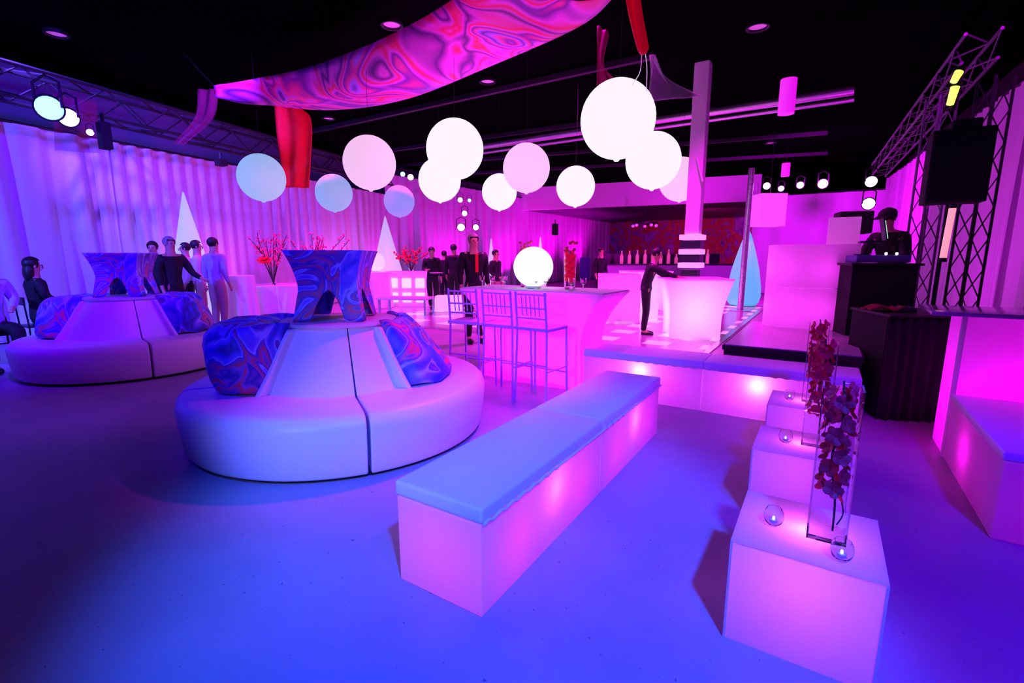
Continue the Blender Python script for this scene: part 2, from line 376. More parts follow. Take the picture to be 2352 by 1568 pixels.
# ------------------------------------------------------------------ balloons
BC = {'w': ((1, .90, 1), 1.0), 'p': ((1, .58, .95), .9), 'b': ((.33, .55, .95), .78), 'b2': ((.28, .50, 1.0), .7), 'v': ((.25, .28, 1.0), .8)}
for k, (col, es) in BC.items(): M['bal_'+k] = glow('balloon '+k, col, es, base=(.2, .2, .2), rough=.6)
BL = [(601, 408, 50, 'b', 'pale blue lit balloon lowest toward the drape, left of the hanging red panel'),
 (767, 443, 40, 'b2', 'small blue lit balloon between the red panel and the large pink balloon'),
 (849, 374, 57, 'p', 'large pale pink lit balloon above the patterned pedestal of the round sofa'),
 (917, 462, 34, 'v', 'smallest periwinkle lit balloon floating above the cone lamp'),
 (1045, 343, 63, 'w', 'big bright white lit balloon overlapping a lower smaller white one'),
 (1010, 413, 47, 'w', 'bright white lit balloon tucked under the big white balloon'),
 (1147, 441, 39, 'w', 'small white lit balloon above the globe lamp, overlapped by a pink one'),
 (1209, 386, 52, 'p', 'pale pink lit balloon behind the small white one over the bar'),
 (1322, 428, 43, 'w', 'white lit balloon hanging alone in front of the magenta fascia'),
 (1419, 275, 81, 'w', 'largest bright white lit balloon hung by wires under the red cloth'),
 (1500, 369, 60, 'w', 'white pink lit balloon in the middle of the chain of three'),
 (1563, 412, 47, 'p', 'pale pink lit balloon touching the tall magenta column')]
for x, y, r, k, lb in BL:
    Rb = .45 if x == 1563 else .38; c = (math.sqrt(((x-1176)/FPX)**2+1)); Yc = Rb*FPX/r
    p = atY(x, y, Yc); t = thing('balloon', lb, 'balloon', p, group='lit balloons under the ceiling')
    mb = MB(); mb.sph((0, 0, 0), Rb*.985, 40, (1, 1, 1.02)); bsk = mb.build('skin', M['bal_'+k], t, flat_angle=False)
    MB().lathe([(.0, -Rb*1.03), (.02, -Rb*1.06), (.035, -Rb*1.01), (.02, -Rb*.98)], seg=12).build('valve', M['bal_'+k], bsk)
    MB().tube([(0, 0, Rb*1.0), (0.01, 0, (5-p.z)*.6), (0, 0, 4.98-p.z)], .0025, 5).build('cord', M['blackmetal'], t)

# ------------------------------------------------------------------ hanging fabrics
def spline(pts, n):
    pts = [Vector(p) for p in pts]; P_ = [2*pts[0]-pts[1]]+pts+[2*pts[-1]-pts[-2]]; out = []
    for i in range(n):
        s = i/(n-1)*(len(pts)-1); k = min(int(s), len(pts)-2); t = s-k
        a, b_, c, d = P_[k:k+4]
        out.append(.5*((2*b_)+(c-a)*t+(2*a-5*b_+4*c-d)*t*t+(3*b_-a-3*c+d)*t**3))
    return out
up_px = [(490, 196, 4.15), (560, 188, 4.15), (700, 160, 4.2), (830, 112, 4.25), (950, 52, 4.3), (1060, -20, 4.35), (1130, -90, 4.4)]
lo_px = [(492, 197, 4.15), (600, 236, 3.95), (760, 250, 3.85), (930, 226, 3.85), (1130, 150, 3.9), (1330, 64, 4.0), (1420, -10, 4.15)]
N = 60
U_ = spline([at(*p) for p in up_px], N); L_ = spline([at(*p) for p in lo_px], N)
def Fb(u, v):
    i = int(round(u*(N-1))); a = U_[i]; b_ = L_[i]
    return a.lerp(b_, v)+Vector((0, 0, -.16*math.sin(PI*v)+.02*math.sin(9*v+5*u)))
t = thing('fabric_canopy', 'long swirl-printed stretch fabric slung under the ceiling', 'fabric')
MB().grid(N, 14, Fb).build('cloth', M['swirl_banner'], t, solid=.006, flat_angle=False)
MB().tube([U_[0], U_[0]+(U_[0]-U_[2]).normalized()*.5+Vector((0, 0, .5))], .006, 6).tube([L_[-1], L_[-1]+Vector((.1, .1, .8))], .006, 6).build('tie_cord', M['blackmetal'], t)
def ribbon(name, label, cat, L0, R0, m, n=20, k=8, fold=.03, solid=.005):
    A_ = spline(L0, n); B2 = spline(R0, n)
    def F(u, v):
        i = int(round(u*(n-1))); a = A_[i]; b_ = B2[i]
        nn = (b_-a).cross(Vector((0, 0, 1)))
        if nn.length < 1e-5: nn = Vector((0, 1, 0))
        return a.lerp(b_, v)+nn.normalized()*fold*math.sin(v*11+u*3)
    return tag(MB().grid(n, k*2, F).build(name, m, solid=solid, flat_angle=False), label, cat)
ribbon('hanging_cloth', 'red cloth panel hanging straight down behind the low end of the swirl fabric', 'fabric', [atY(630, 240, 9.4), atY(640, 330, 9.4), atY(655, 430, 9.4)], [atY(690, 246, 9.4), atY(716, 285, 9.4), atY(712, 432, 9.4)], M['red'])
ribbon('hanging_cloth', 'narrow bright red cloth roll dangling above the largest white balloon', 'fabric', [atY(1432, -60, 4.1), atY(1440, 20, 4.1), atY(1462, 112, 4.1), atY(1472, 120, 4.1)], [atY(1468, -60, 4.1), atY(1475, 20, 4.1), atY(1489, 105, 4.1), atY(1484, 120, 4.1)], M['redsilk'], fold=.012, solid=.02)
ribbon('mesh_drape', 'silver mesh cloth stretched from the largest balloon to the tall magenta column', 'fabric', [atY(1494, 125, 5.6), atY(1487, 180, 5.6), atY(1486, 233, 5.6)], [atY(1500, 128, 6.0), atY(1540, 185, 6.6), atY(1606, 222, 7.2)], M['mesh'])
ribbon('sheer_drape', 'sheer purple cloth hanging behind the largest white balloon', 'fabric', [atY(1372, 60, 6), atY(1371, 130, 6), atY(1370, 205, 6)], [atY(1400, 75, 6), atY(1388, 150, 6), atY(1425, 195, 6)], M['sheer'])
ribbon('sheer_drape', 'sheer red cloth curving down to the truss left of the red panel', 'fabric', [atY(455, 205, 9), atY(450, 270, 9), atY(398, 330, 9)], [atY(500, 205, 9), atY(488, 275, 9), atY(425, 334, 9)], M['sheer'])
ribbon('sheer_drape', 'sheer red cloth box side hanging over the near end of the truss', 'fabric', [atY(110, 215, 7.2), atY(118, 280, 7.2), atY(125, 345, 7.2)], [atY(225, 235, 7.8), atY(226, 290, 7.8), atY(226, 352, 7.8)], M['sheer'])
t = thing('hanging_wire', 'pair of thin wires between the red cloth roll and the largest balloon', 'wire')
MB().tube(spline([atY(1474, 120, 4.15), atY(1470, 165, 4.4), atY(1452, 195, 4.9)], 10), .004, 5).build('wire', M['chrome'], t)
MB().tube(spline([atY(1482, 118, 4.15), atY(1486, 160, 4.6), atY(1484, 235, 5.2)], 10), .004, 5).build('wire', M['chrome'], t)
for (x, y0, y1, Y, w, lb) in [(1805, 182, 262, 9.0, .13, 'glowing pink cylinder lamp hung under the ceiling'), (1803, 375, 405, 13.5, .1, 'small far pink cylinder lamp hung over the rear drape')]:
    a = atY(x, y0, Y); b_ = atY(x, y1, Y); t = thing('pendant_lamp', lb, 'lamp', b_)
    MB().lathe([(0, 0), (w, 0), (w, (a-b_).z), (0, (a-b_).z)], seg=24).build('shade', M['cyl_pink'], t); MB().tube([(0, 0, a.z-b_.z), (0, 0, 4.98-b_.z)], .006, 6).build('cord', M['blackmetal'], t)
M['boxlamp'] = glow('pink box lamp', (1, .08, .95), .7)
a = atY(1738, 446, 14); b_ = atY(1792, 520, 14); t = thing('pendant_lamp', 'glowing pink box lamp hung beside the rear drape, above the lit counter', 'lamp', (0, 0, 0))
MB().box(((a.x+b_.x)/2, 14, (a.z+b_.z)/2), (b_.x-a.x, .5, a.z-b_.z), bevel=.02).build('shade', M['boxlamp'], t); MB().tube([((a.x+b_.x)/2, 14, a.z), ((a.x+b_.x)/2, 14, 4.95)], .01).build('cord', M['blackmetal'], t)

# ------------------------------------------------------------------ columns
M['colwhite'] = P('white column cloth', (.8, .78, .8), .5)
M['shelf_glow'] = glow('lit shelf', (1, .32, .95), .9)
cc = at(1607, 200, 4.6); cc = Vector((3.56, 9.75, 0))
t = thing('display_column', 'tall magenta column with three lit shelves rising to the ceiling behind the cocktail table', 'column', cc, RZ)
MB().box((0, 0, 3.44), (.27, .27, 3.1), bevel=.02).build('shaft', M['colwhite'], t, smooth=False)
MB().box((0, 0, .6), (.3, .3, 1.2)).build('pedestal', M['dark'], t)
for z in (1.29, 1.55, 1.83): MB().box((0, 0, z), (.42, .42, .1), bevel=.015).build('lit_shelf', M['shelf_glow'], t)
for z in (1.42, 1.69): MB().box((0, 0, z), (.38, .38, .15)).build('shelf_block', M['dark'], t)
MB().tube([(.02, -.16, 3.3), (.12, -.2, 3.0), (.16, -.2, 2.85)], .02, 6).build('bracket', M['colwhite'], t)
t = thing('display_column', 'slim shiny pole beside the blue teardrop lamp', 'column', at(1700, 715), 0)
MB().tube([(0, 0, 0), (0, 0, 3.7)], .075, 16).build('shaft', M['chrome'], t); MB().lathe([(0, 0), (.28, 0), (.28, .04), (.1, .06)], seg=24).build('base', M['chrome'], t)

# ------------------------------------------------------------------ cone lamps
M['cone_w'] = glow('cone skin', (.5, .55, 1), .75, base=(.3, .3, .35)); M['cone_b'] = glow('blue cone skin', (.12, .5, .95), .75, base=(.08, .3, .4))
M['cone_w2'] = glow('pink white cone skin', (.65, .5, 1), .75, base=(.3, .3, .32))
def cone(name, label, p, h, r, m, prof=None):
    t = thing(name, label, 'lamp', p)
    pr = prof or [(r*.9, .0), (r, .06), (r*.5, h*.5), (.02, h*.985), (0, h)]
    MB().lathe([(0, 0)]+pr, seg=36).build('skin', m, t); MB().lathe([(0, 0), (r*.7, 0), (r*.7, -.0), (r*.72, .05), (0, .05)], seg=24).build('base', M['black'], t)
    return t
cone('cone_lamp', 'tall white inflatable cone lamp behind the standing guests', atY(437, 590, 10.35)*Vector((1, 1, 0)), 2.78, .6, M['cone_w'])
cone('cone_lamp', 'tall white inflatable cone lamp behind the patterned pedestal', at(893, 693), 2.75, .74, M['cone_w2'])
cone('cone_lamp', 'blue inflatable teardrop lamp between the cocktail table and lit counter', at(1705, 703), 2.25, .47, M['cone_b'], [(.3, 0), (.42, .12), (.47, .32), (.45, .6), (.37, 1.1), (.24, 1.6), (.12, 2.0), (.03, 2.22), (0, 2.25)])
cone('cone_lamp', 'slim far cone lamp right of the man in black', at(1129, 672), 2.2, .3, M['cone_w2'])
cone('cone_lamp', 'slim far cone lamp behind the globe lamp', at(1240, 668), 2.3, .3, M['cone_w2'])

# ------------------------------------------------------------------ round sofas
def make_sofa(loc, label, seams, covers, left_wide, ped):
    t = thing('round_sofa', label, 'sofa', loc)
    g = R(.55)
    for k in range(4):
        a0 = R(seams+90*k)+g; a1 = R(seams+90*(k+1))-g
        prof = [(.5, .03), (1.165, .03), (1.185, .06), (1.205, .22), (1.215, .36), (1.20, .41), (1.165, .445), (1.12, .455), (.9, .452), (.5, .45)]
        o = MB().lathe(prof, seg=28, a0=a0, a1=a1, closed_prof=True).build('seat_section', M['vinyl'], t, bevel=.012)
        prof = [(.06, .42), (.74, .42), (.70, .46), (.64, .56), (.57, .68), (.50, .8), (.445, .9), (.43, .92), (.06, .92)]
        MB().lathe(prof, seg=24, a0=a0, a1=a1, closed_prof=True).build('backrest_section', M['vinyl'], t, bevel=.01)
    MB().lathe([(0, 0), (1.12, 0), (1.12, .05), (0, .05)], seg=48).build('plinth', M['black'], t)
    MB().lathe([(0, .915), (.46, .915), (.47, .925), (.46, .94), (0, .94)], seg=48).build('table_disc', M['acrylic'], t)
    for (a0, a1, wide) in covers:
        da = a1-a0
        ri = lambda z: .745-.6*(z-.455) if z < .92 else .45
        def F(u, v):
            # closed loop across section: inner bottom -> outer bottom -> outer top -> inner top
            a = R(a0+da*u); e = min(1, 5*min(u, 1-u))**.5
            w = v*2*PI
            cs = math.cos(w); sn = math.sin(w); cs = math.copysign(abs(cs)**.55, cs); sn = math.copysign(abs(sn)**.6, sn)
            zz = .70-.245*cs
            th = (.20+wide*(zz-.45)*.75)*e+.015
            inner = .755-.62*(zz-.455)
            rr = inner+th/2*(1+sn)+.01
            zz = .455+(zz-.455)*(1 if zz < .8 else 1)+.01*math.sin(9*u*PI)
            return Vector((rr*math.cos(a), rr*math.sin(a), zz+.01))
        nv = 18
        mb = MB(); V = [[mb.bm.verts.new(F(i/30, j/nv)) for j in range(nv)] for i in range(31)]
        for i in range(30):
            for j in range(nv): mb.bm.faces.new((V[i][j], V[i+1][j], V[i+1][(j+1) % nv], V[i][(j+1) % nv]))
        mb.bm.faces.new(V[0]); mb.bm.faces.new(V[-1][::-1])
        cv = mb.build('backrest_cover', M['swirl'], t, flat_angle=False); cv['label'] = 'swirl-printed blue and red stretch cover'
        for a in (a0-1.5, a1+1.5):
            a = R(a); c, s = math.cos(a), math.sin(a); sd = Vector((-s, c, 0))*.022
            pr = [(.62, .45), (.80, .45), (.72, .56), (.64, .68), (.57, .8), (.50, .905), (.40, .905)]
            mb = MB(); v1 = [mb.bm.verts.new(Vector((r*c, r*s, z))+sd) for r, z in pr]; v2 = [mb.bm.verts.new(Vector((r*c, r*s, z))-sd) for r, z in pr]
            mb.bm.faces.new(v1); mb.bm.faces.new(v2[::-1])
            for i in range(len(pr)): j = (i+1) % len(pr); mb.bm.faces.new((v1[i], v1[j], v2[j], v2[i]))
            mb.build('backrest_wing', M['vinyl'], t, bevel=.01, smooth=False)
    return t
def stretch_cover(mb, w0, d0, wm, w1, d1, z0, z1, arch=.25, pinch=.1, inset=.08, nu=24, nv=20, knee=.5, pw=1.0, aw=1.0):
    "four-sided stretch cloth: half sizes w,d at foot (0) and top (1), waist factor wm, arches cut between feet"
    def half(v):
        k = (1-math.cos(PI*min(1, v/knee)))/2 if v < knee else 1
        a = Vector((w0, d0)).lerp(Vector((w0*wm, d0*wm)), min(1, v/knee)) if v < knee else Vector((w0*wm, d0*wm)).lerp(Vector((w1, d1)), ((v-knee)/(1-knee))**pw)
        return a
    for s in range(4):
        def F(u, v, s=s):
            zb = z0+arch*max(0, 1-abs((2*u-1)/aw)**2.2)
            z = zb+(z1-zb)*v; vv = (z-z0)/(z1-z0)
            h = half(vv); q = 2*u-1
            ins = 1-inset*(1-q*q)*math.sin(PI*min(1, max(0, vv)))
            if s == 0: return Vector((q*h.x, -h.y*ins, z))
            if s == 1: return Vector((h.x*ins, q*h.y, z))
            if s == 2: return Vector((-q*h.x, h.y*ins, z))
            return Vector((-h.x*ins, -q*h.y, z))
        mb.grid(nu, nv, F)
    mb.grid(2, 2, lambda u, v: Vector(((2*u-1)*w1, (2*v-1)*d1, z1)))
    return mb
def pedestal(loc, rz, label, lit=None):
    t = thing('pedestal_table', label, 'table', loc, rz)
    mb = stretch_cover(MB(), .27, .27, .84, .30, .30, 0, .555, .24, .1, .06, nu=40, knee=.45, pw=1.7, aw=.5)
    mb.build('stretch_cover', M['swirl'], t, solid=.004, bevel=0)
    MB().box((0, 0, .54), (.56, .56, .02)).build('table_top', M['dark'], t)
    return t
S1 = Vector((-1.453, 4.068, 0)); S2 = Vector((-5.12, 6.47, 0))
make_sofa(S1, 'large round white sofa, nearest to the camera, with blue swirl backrest covers', -64, [(-203, -121, .9), (-32, 50, -.25)], True, True)
make_sofa(S2, 'round white sofa farther back beside the seated guests', -45, [(-213, -126, .5), (-16, 66, .4)], True, True)
pedestal(S1+Vector((-.02, 0, .945)), R(4), 'blue swirl-covered waisted pedestal table on top of the nearer round sofa')
pedestal(S2+Vector((.0, 0, .945)), R(14), 'red swirl-covered waisted pedestal table on top of the farther round sofa')

# ------------------------------------------------------------------ benches and cubes with lamps inside
MAG = (1, 0, 1); PNK = (1, .045, 1)
def shell_box(x0, x1, y0, y1, z0, z1):
    return MB().box(((x0+x1)/2, (y0+y1)/2, (z0+z1)/2), (x1-x0, y1-y0, z1-z0), bevel=.008)
def bench(origin, along, across, n, unit, label, hot=(0,), e=6):
    "origin: corner; one bench unit per thing, each with a padded top; local x along, y across"
    out = []
    rz = math.atan2(along.y, along.x); sgn = 1 if (along.x*across.y-along.y*across.x) > 0 else -1
    for i in range(n):
        t = thing('light_bench', label[i], 'bench', origin+along*unit*i, rz, 'glowing benches')
        y0, y1 = (0, .457) if sgn > 0 else (-.457, 0)
        shell_box(.003, unit-.003, y0, y1, .0, .41).build('body', M['acrylic'], t)
        mb = MB(); L_ = unit-.006
        mb.box((unit/2, (y0+y1)/2, .447), (L_+.006, .475, .07), bevel=.016)
        mb.build('cushion', M['vinyl'], t)
        yf = (y0+.0) if sgn > 0 else y1
        # wrinkled hem of the slip cover
        pts = [Vector((.01+L_*k/40, (y0-.012 if sgn > 0 else y1+.012), .413+.006*math.sin(k*2.1)*(1 if k < 22 else .3))) for k in range(41)]
        MB().tube(pts, .007, 6).build('hem', M['vinyl'], t)
        out.append(t)
    return out
Bc = Vector((-.126, 1.751, 0))
bench(Bc, E1, E2, 2, 1.25, ['glowing white bench nearest the camera with wrinkled padded top', 'glowing white bench joined behind the nearest one, beside the rear row'])
Rc = Vector((2.832, 3.803, 0))
bench(Rc, E2, E1, 2, 1.22, ['glowing bench at the end of the rear row behind the glass vases', 'glowing bench in the rear row in front of the flared cocktail table'])
def inlamp(p, e, col=MAG, size=.03): light('POINT', p, col, e, size=size)
# lamps inside benches
for i in range(2):
    b0 = Bc+E1*1.25*i
    inlamp(b0+E1*.66+E2*.085+Vector((0, 0, .29)), 1.6, (1, .10, 1)); inlamp(b0+E1*.3+E2*.22+Vector((0, 0, .2)), 2.0); inlamp(b0+E1*.95+E2*.22+Vector((0, 0, .2)), 2.0)
    b0 = Rc+E2*1.22*i
    inlamp(b0+E2*(.6 if i else .75)+E1*.085+Vector((0, 0, .31)), 5, (1, .16, 1)); inlamp(b0+E2*.3+E1*.25+Vector((0, 0, .2)), 2); inlamp(b0+E2*.95+E1*.25+Vector((0, 0, .2)), 2)
cubes = [Vector((.815, 1.654, 0)), Vector((1.328, 2.542, 0)), Vector((1.835, 3.36, 0))]
CLB = ['glowing white cube table nearest the camera with glass vase', 'glowing white cube table second from the camera', 'glowing white cube table farthest back against the rear bench']
for i, (c, lb) in enumerate(zip(cubes, CLB)):
    t = thing('cube_table', lb, 'table', c, RZ, 'row of glowing cube tables')
    s = .475 if i == 0 else .455
    mb = MB().box((s/2, s/2, .2), (s-.012, s-.012, .40))
    bmesh.ops.delete(mb.bm, geom=[f_ for f_ in mb.bm.faces if abs(f_.normal.z) > .9 and f_.calc_center_median().z > .2], context='FACES'); mb.build('body', M['acrylic'], t)
    MB().grid(2, 2, lambda u, v: Vector((u*s, v*s, .406))).build('top_panel', M['acrylic'], t)
    for (x, y) in ((0, 0), (s, 0), (s, s), (0, s)): MB().box((x+(.004 if x == 0 else -.004), y+(.004 if y == 0 else -.004), .2), (.008, .008, .4)).build('edge_strip', M['acrylic'], t)
    o = c-E2*s/2+E1*s/2
    inlamp(o+E1*.0+Vector((0, 0, .345)), 2.7 if i == 0 else 1.7, (1, .10, 1)); inlamp(o+Vector((0, 0, .12)), .5, MAG)
# vases
def vase(p, label, seed, h=.58, w=.125):
    rn = random.Random(seed)
    t = thing('glass_vase', label, 'vase', p, RZ, 'tall square vases of red flowers')
    a = w/2; th = .006
    mb = MB()
    for (sx, sy, dx, dy) in ((0, -1, w, th), (0, 1, w, th), (-1, 0, th, w-2*th), (1, 0, th, w-2*th)):
        mb.box((sx*(a-th/2), sy*(a-th/2), h/2), (dx, dy, h))
    mb.box((0, 0, .008), (w-2*th, w-2*th, .016))
    mb.build('glass', M['glass'], t, smooth=False)
    f = thing('orchid_spray', label.replace('tall square glass vase', 'red orchid spray')+' inside', 'flowers', p, RZ, 'red orchid sprays in the vases')
    f['label'] = 'spray of red orchids on a dark stem inside the '+label.split(' of ')[0]+' '+label.split('; ')[-1]
    st = spline([(.02, .01, .018), (.015, 0, .15), (-.01, .01, .3), (.01, -.005, .45), (0, 0, h+.02)], 16)
    MB().tube(st, .004, 6).build('stem', M['stem'], f)
    MB().tube(spline([(.0, .0, .17), (-.03, .01, .2), (-.045, -.01, .26)], 8), .0025, 5).tube(spline([(.03, 0, .05), (.045, 0, .1), (.03, 0, .17)], 8), .0025, 5).build('tendril', M['stem'], f)
    for k in range(27):
        z = .17+k*(h-.18)/26; ang = k*2.4; r = .022+rn.random()*.016
        c = Vector((r*math.cos(ang), r*math.sin(ang), z))
        mb = MB()
        for j in range(5):
            b_ = j*2*PI/5+rn.random()*.4
            rot = Matrix.Rotation(ang, 4, 'Z') @ Matrix.Rotation(R(55+rn.random()*30), 4, 'Y') @ Matrix.Rotation(b_, 4, 'Z')
            off_ = rot @ Vector((.017, 0, .004))
            mb.sph(c+off_, .017, 8, (1.2, .98, .16), rot @ Matrix.Rotation(-.4, 4, 'Y'))
        mb.sph(c, .006, 8); mb.build('blossom', M['petal'], f)
    return t
def on_cube(i, a, b_): return cubes[i]-E2*a+E1*b_+Vector((0, 0, .412))
vase(on_cube(0, .30, .23), 'tall square glass vase of red orchids on the nearest cube table; nearest vase', 1)
vase(on_cube(1, .29, .25), 'tall square glass vase of red orchids on the second cube table; middle vase', 2)
vase(on_cube(2, .27, .25), 'tall square glass vase of red orchids on the farthest cube table; farthest vase', 3)
def votive(p, label, r=.036):
    t = thing('votive_candle', label, 'candle', p, 0, 'glass votive candles')
    MB().lathe([(.0, .003), (r*.55, .0), (r*.85, r*.35), (r, r*.95), (r*.9, r*1.55), (r*.72, r*1.9), (r*.67, r*1.9), (r*.85, r*1.5), (r*.94, r*.95), (r*.8, r*.4), (r*.5, .006), (0, .006)], seg=28).build('glass', M['glass'], t)
    cdl = MB().lathe([(0, .008), (.014, .008), (.015, .02), (0, .02)], seg=16).build('candle', M['white_shirt'], t)
    MB().sph((0, 0, .027), .005, 10, (1, 1, 1.6)).build('flame', M['flame'], cdl)
votive(on_cube(0, .125, .205), 'round glass votive candle left of the vase on the nearest cube')
votive(on_cube(0, .345, .08), 'round glass votive candle right of the vase on the nearest cube')
votive(on_cube(1, .15, .19), 'round glass votive candle on the second cube table')
votive(on_cube(2, .13, .2), 'small glass votive candle on the farthest cube table')

# ------------------------------------------------------------------ stage platform, lit counter
PL = Rc+E1*.53+E2*1.13
M['stage_top'] = P('glossy stage deck', (.5, .45, .5), .18)
t = thing('stage_platform', 'low glossy stage platform with black trim behind the rear glowing bench', 'stage', PL, RZ)
MB().box((.575, 1.05, .262), (1.15, 2.1, .52)).build('base', M['black'], t, smooth=False)
MB().box((.575, 1.05, .545), (1.18, 2.13, .045)).build('trim', M['black'], t, smooth=False)
MB().box((.575, 1.05, .572), (1.14, 2.09, .012)).build('deck', M['stage_top'], t, smooth=False)
FA = at(1742, 748, .58)
M['counter_glow'] = glow('counter panel', (1, .1, 1), .35, base=(.7, .7, .7), rough=.25)
def counter_tier(z0, z1, label):
    t = thing('lit_counter', label, 'counter', (FA.x, FA.y, 0), RZ, 'stacked glowing counter modules')
    # rounded left corner then straight
    path = [(.02, .55)]+[(.22-.2*math.cos(a), .2-.2*math.sin(a)) for a in [R(k*15) for k in range(7)]]+[(.98, 0.0), (.98, .55)]
    mb = MB(); lo = [mb.bm.verts.new((x, y, z0+.003)) for x, y in path]; hi = [mb.bm.verts.new((x, y, z1-.003)) for x, y in path]
    for i in range(len(path)): j = (i+1) % len(path); mb.bm.faces.new((lo[i], lo[j], hi[j], hi[i]))
    mb.bm.faces.new(lo[::-1]); mb.bm.faces.new(hi)
    mb.build('body', M['acrylic'], t, bevel=.006)
    return t
counter_tier(.58, 1.08, 'glowing magenta counter module standing on the black-trimmed stage')
counter_tier(1.08, 1.6, 'glowing magenta counter module stacked on top of the lower one')
o = FA-E2*.25+E1*.25
for (a, z, e) in ((.16, 1.32, 4), (.12, .85, 3.5), (.7, 1.3, 3.5), (.7, .83, 3.5), (.35, .8, 2.5)): inlamp(Vector((FA.x, FA.y, z))-E2*a+E1*.22, e*.6, (1, .04, 1))
t = thing('glow_screen', 'tall glowing magenta panel standing between the stacked counter and the disc jockey', 'panel', Vector((FA.x, FA.y, 0))-E2*.64+E1*.6, RZ)
MB().box((.17, 0, .97), (.34, .05, 1.94), bevel=.005).build('panel', M['counter_glow'], t); MB().box((.17, 0, .02), (.36, .2, .04)).build('foot', M['blackmetal'], t)

# ------------------------------------------------------------------ dance floor
def dance_mat():
    m, nt, b = new_mat('dance floor tiles'); L = nt.links
    tc = nt.nodes.new('ShaderNodeTexCoord'); sp = nt.nodes.new('ShaderNodeSeparateXYZ'); L.new(tc.outputs['Object'], sp.inputs[0])
    def fr(o, ph):
        a = nt.nodes.new('ShaderNodeMath'); a.operation = 'MULTIPLY_ADD'; a.inputs[1].default_value = 1.1; a.inputs[2].default_value = ph; L.new(o, a.inputs[0])
        f_ = nt.nodes.new('ShaderNodeMath'); f_.operation = 'FRACT'; L.new(a.outputs[0], f_.inputs[0])
        c = nt.nodes.new('ShaderNodeMath'); c.operation = 'LESS_THAN'; c.inputs[1].default_value = .46; L.new(f_.outputs[0], c.inputs[0]); return c
    x = fr(sp.outputs[0], 50.0); y = fr(sp.outputs[1], 50.2)
    k = nt.nodes.new('ShaderNodeMath'); k.operation = 'MULTIPLY'; L.new(x.outputs[0], k.inputs[0]); L.new(y.outputs[0], k.inputs[1])
    mx = nt.nodes.new('ShaderNodeMix'); mx.data_type = 'RGBA'; L.new(k.outputs[0], mx.inputs[0]); mx.inputs[6].default_value = (.3, .24, .3, 1); mx.inputs[7].default_value = (.9, .9, .9, 1)
    L.new(mx.outputs[2], b.inputs['Base Color']); b.inputs['Roughness'].default_value = .2
    ml = nt.nodes.new('ShaderNodeMath'); ml.operation = 'MULTIPLY'; ml.inputs[1].default_value = .45; L.new(k.outputs[0], ml.inputs[0]); L.new(ml.outputs[0], b.inputs['Emission Strength'])
    b.inputs['Emission Color'].default_value = (1, .35, .95, 1)
    return m
dcn = at(1400, 745)
t = thing('dance_floor', 'glossy checked dance floor of lit white and magenta tiles', 'dance floor', (dcn.x-.2, dcn.y+2.2, 0), RZ)
MB().box((0, 0, .012), (7.5, 8.5, .024)).build('tiles', dance_mat(), t, smooth=False)
MB().box((0, -4.3, .01), (7.7, .1, .02)).box((0, 4.3, .01), (7.7, .1, .02)).box((-3.8, 0, .01), (.1, 8.5, .02)).box((3.8, 0, .01), (.1, 8.5, .02)).build('edge_ramp', M['chrome'], t, smooth=False)

# ------------------------------------------------------------------ flared cocktail tables
def cocktail(p, rz, label, w=.52, wb=.40, e=14, col=(1, .3, 1), h=1.08, name='cocktail_table'):
    t = thing(name, label, 'table', p, rz, 'flared cocktail tables in stretch covers')
    stretch_cover(MB(), wb, wb, 1.0, w, w, 0, h, .07, .1, .05, knee=.3, pw=1.7).build('stretch_cover', M['spandex'], t)
    MB().box((0, 0, h-.02), (w*1.9, w*1.9, .02)).build('table_top', M['white_shirt'], t)
    MB().lathe([(0, .0), (.2, 0), (.2, .02), (0, .03)], seg=24).build('foot_disc', M['black'], t)
    for zz in (.28, .55, .82): inlamp(Vector(p)+Vector((0, .08, zz)), e*.22, col, .1)
    return t
pc = at(1584, 773, 0)
cocktail(pc, R(-8), 'flared glowing pink cocktail table beside the bending waiter', .56, .42, 52)
cocktail(at(1478, 712), R(10), 'far flared glowing cocktail table partly hidden by the bending waiter', .55, .4, 36)
cocktail(at(1418, 738), R(0), 'small far square pink cocktail table left of the bending waiter', .4, .4, 22, (1, 0, 1))
t = thing('light_cube', 'low glowing white cube seat on the dance floor behind the waiter', 'seat', at(1460, 735))
MB().box((0, 0, .23), (.9, .45, .42), bevel=.02).build('body', glow('lit cube seat', (1, .55, 1), .7), t)

# ------------------------------------------------------------------ covered bar and things on it
a = at(1048, 662, 1.07); b_ = at(1392, 678, 1.07)
dx = (b_-a); wlen = dx.length; rzb = math.atan2(dx.y, dx.x); perp = Vector((-dx.y, dx.x, 0)).normalized()
bc = (a+b_)/2+perp*.4; bc.z = 0
t = thing('covered_bar', 'long flared bar table in white stretch cover behind the bar stools', 'bar', bc, rzb)
stretch_cover(MB(), wlen/2-.30, .30, .96, wlen/2-.04, .40, 0, 1.07, .05, .05, .05, nu=36, nv=26, knee=.4, pw=2.2).build('stretch_cover', M['spandex'], t)
MB().box((0, 0, 1.075), (wlen-.1, .74, .016)).build('bar_top', M['white_shirt'], t)
inlamp(bc+Vector((.55*dx.x/wlen, .55*dx.y/wlen, .45)), 34, (1, 0, 1), .06); inlamp(bc+Vector((-.5*dx.x/wlen, -.5*dx.y/wlen, .45)), 34, (1, 0, 1), .06)
def on_bar(u, v, z=1.085): return bc+dx.normalized()*u+perp*v+Vector((0, 0, z))
M['globe'] = glow('globe lamp skin', (.9, 1, .88), .95)
gp = atY(1225, 615, (bc.y+.02))
t = thing('globe_lamp', 'glowing white globe lamp standing on the covered bar', 'lamp', (gp.x, gp.y, 1.09))
MB().sph((0, 0, .245), .235, 36).build('globe', M['globe'], t); MB().lathe([(0, 0), (.09, 0), (.09, .02), (.07, .03), (0, .03)], seg=24).build('base', M['white_shirt'], t)
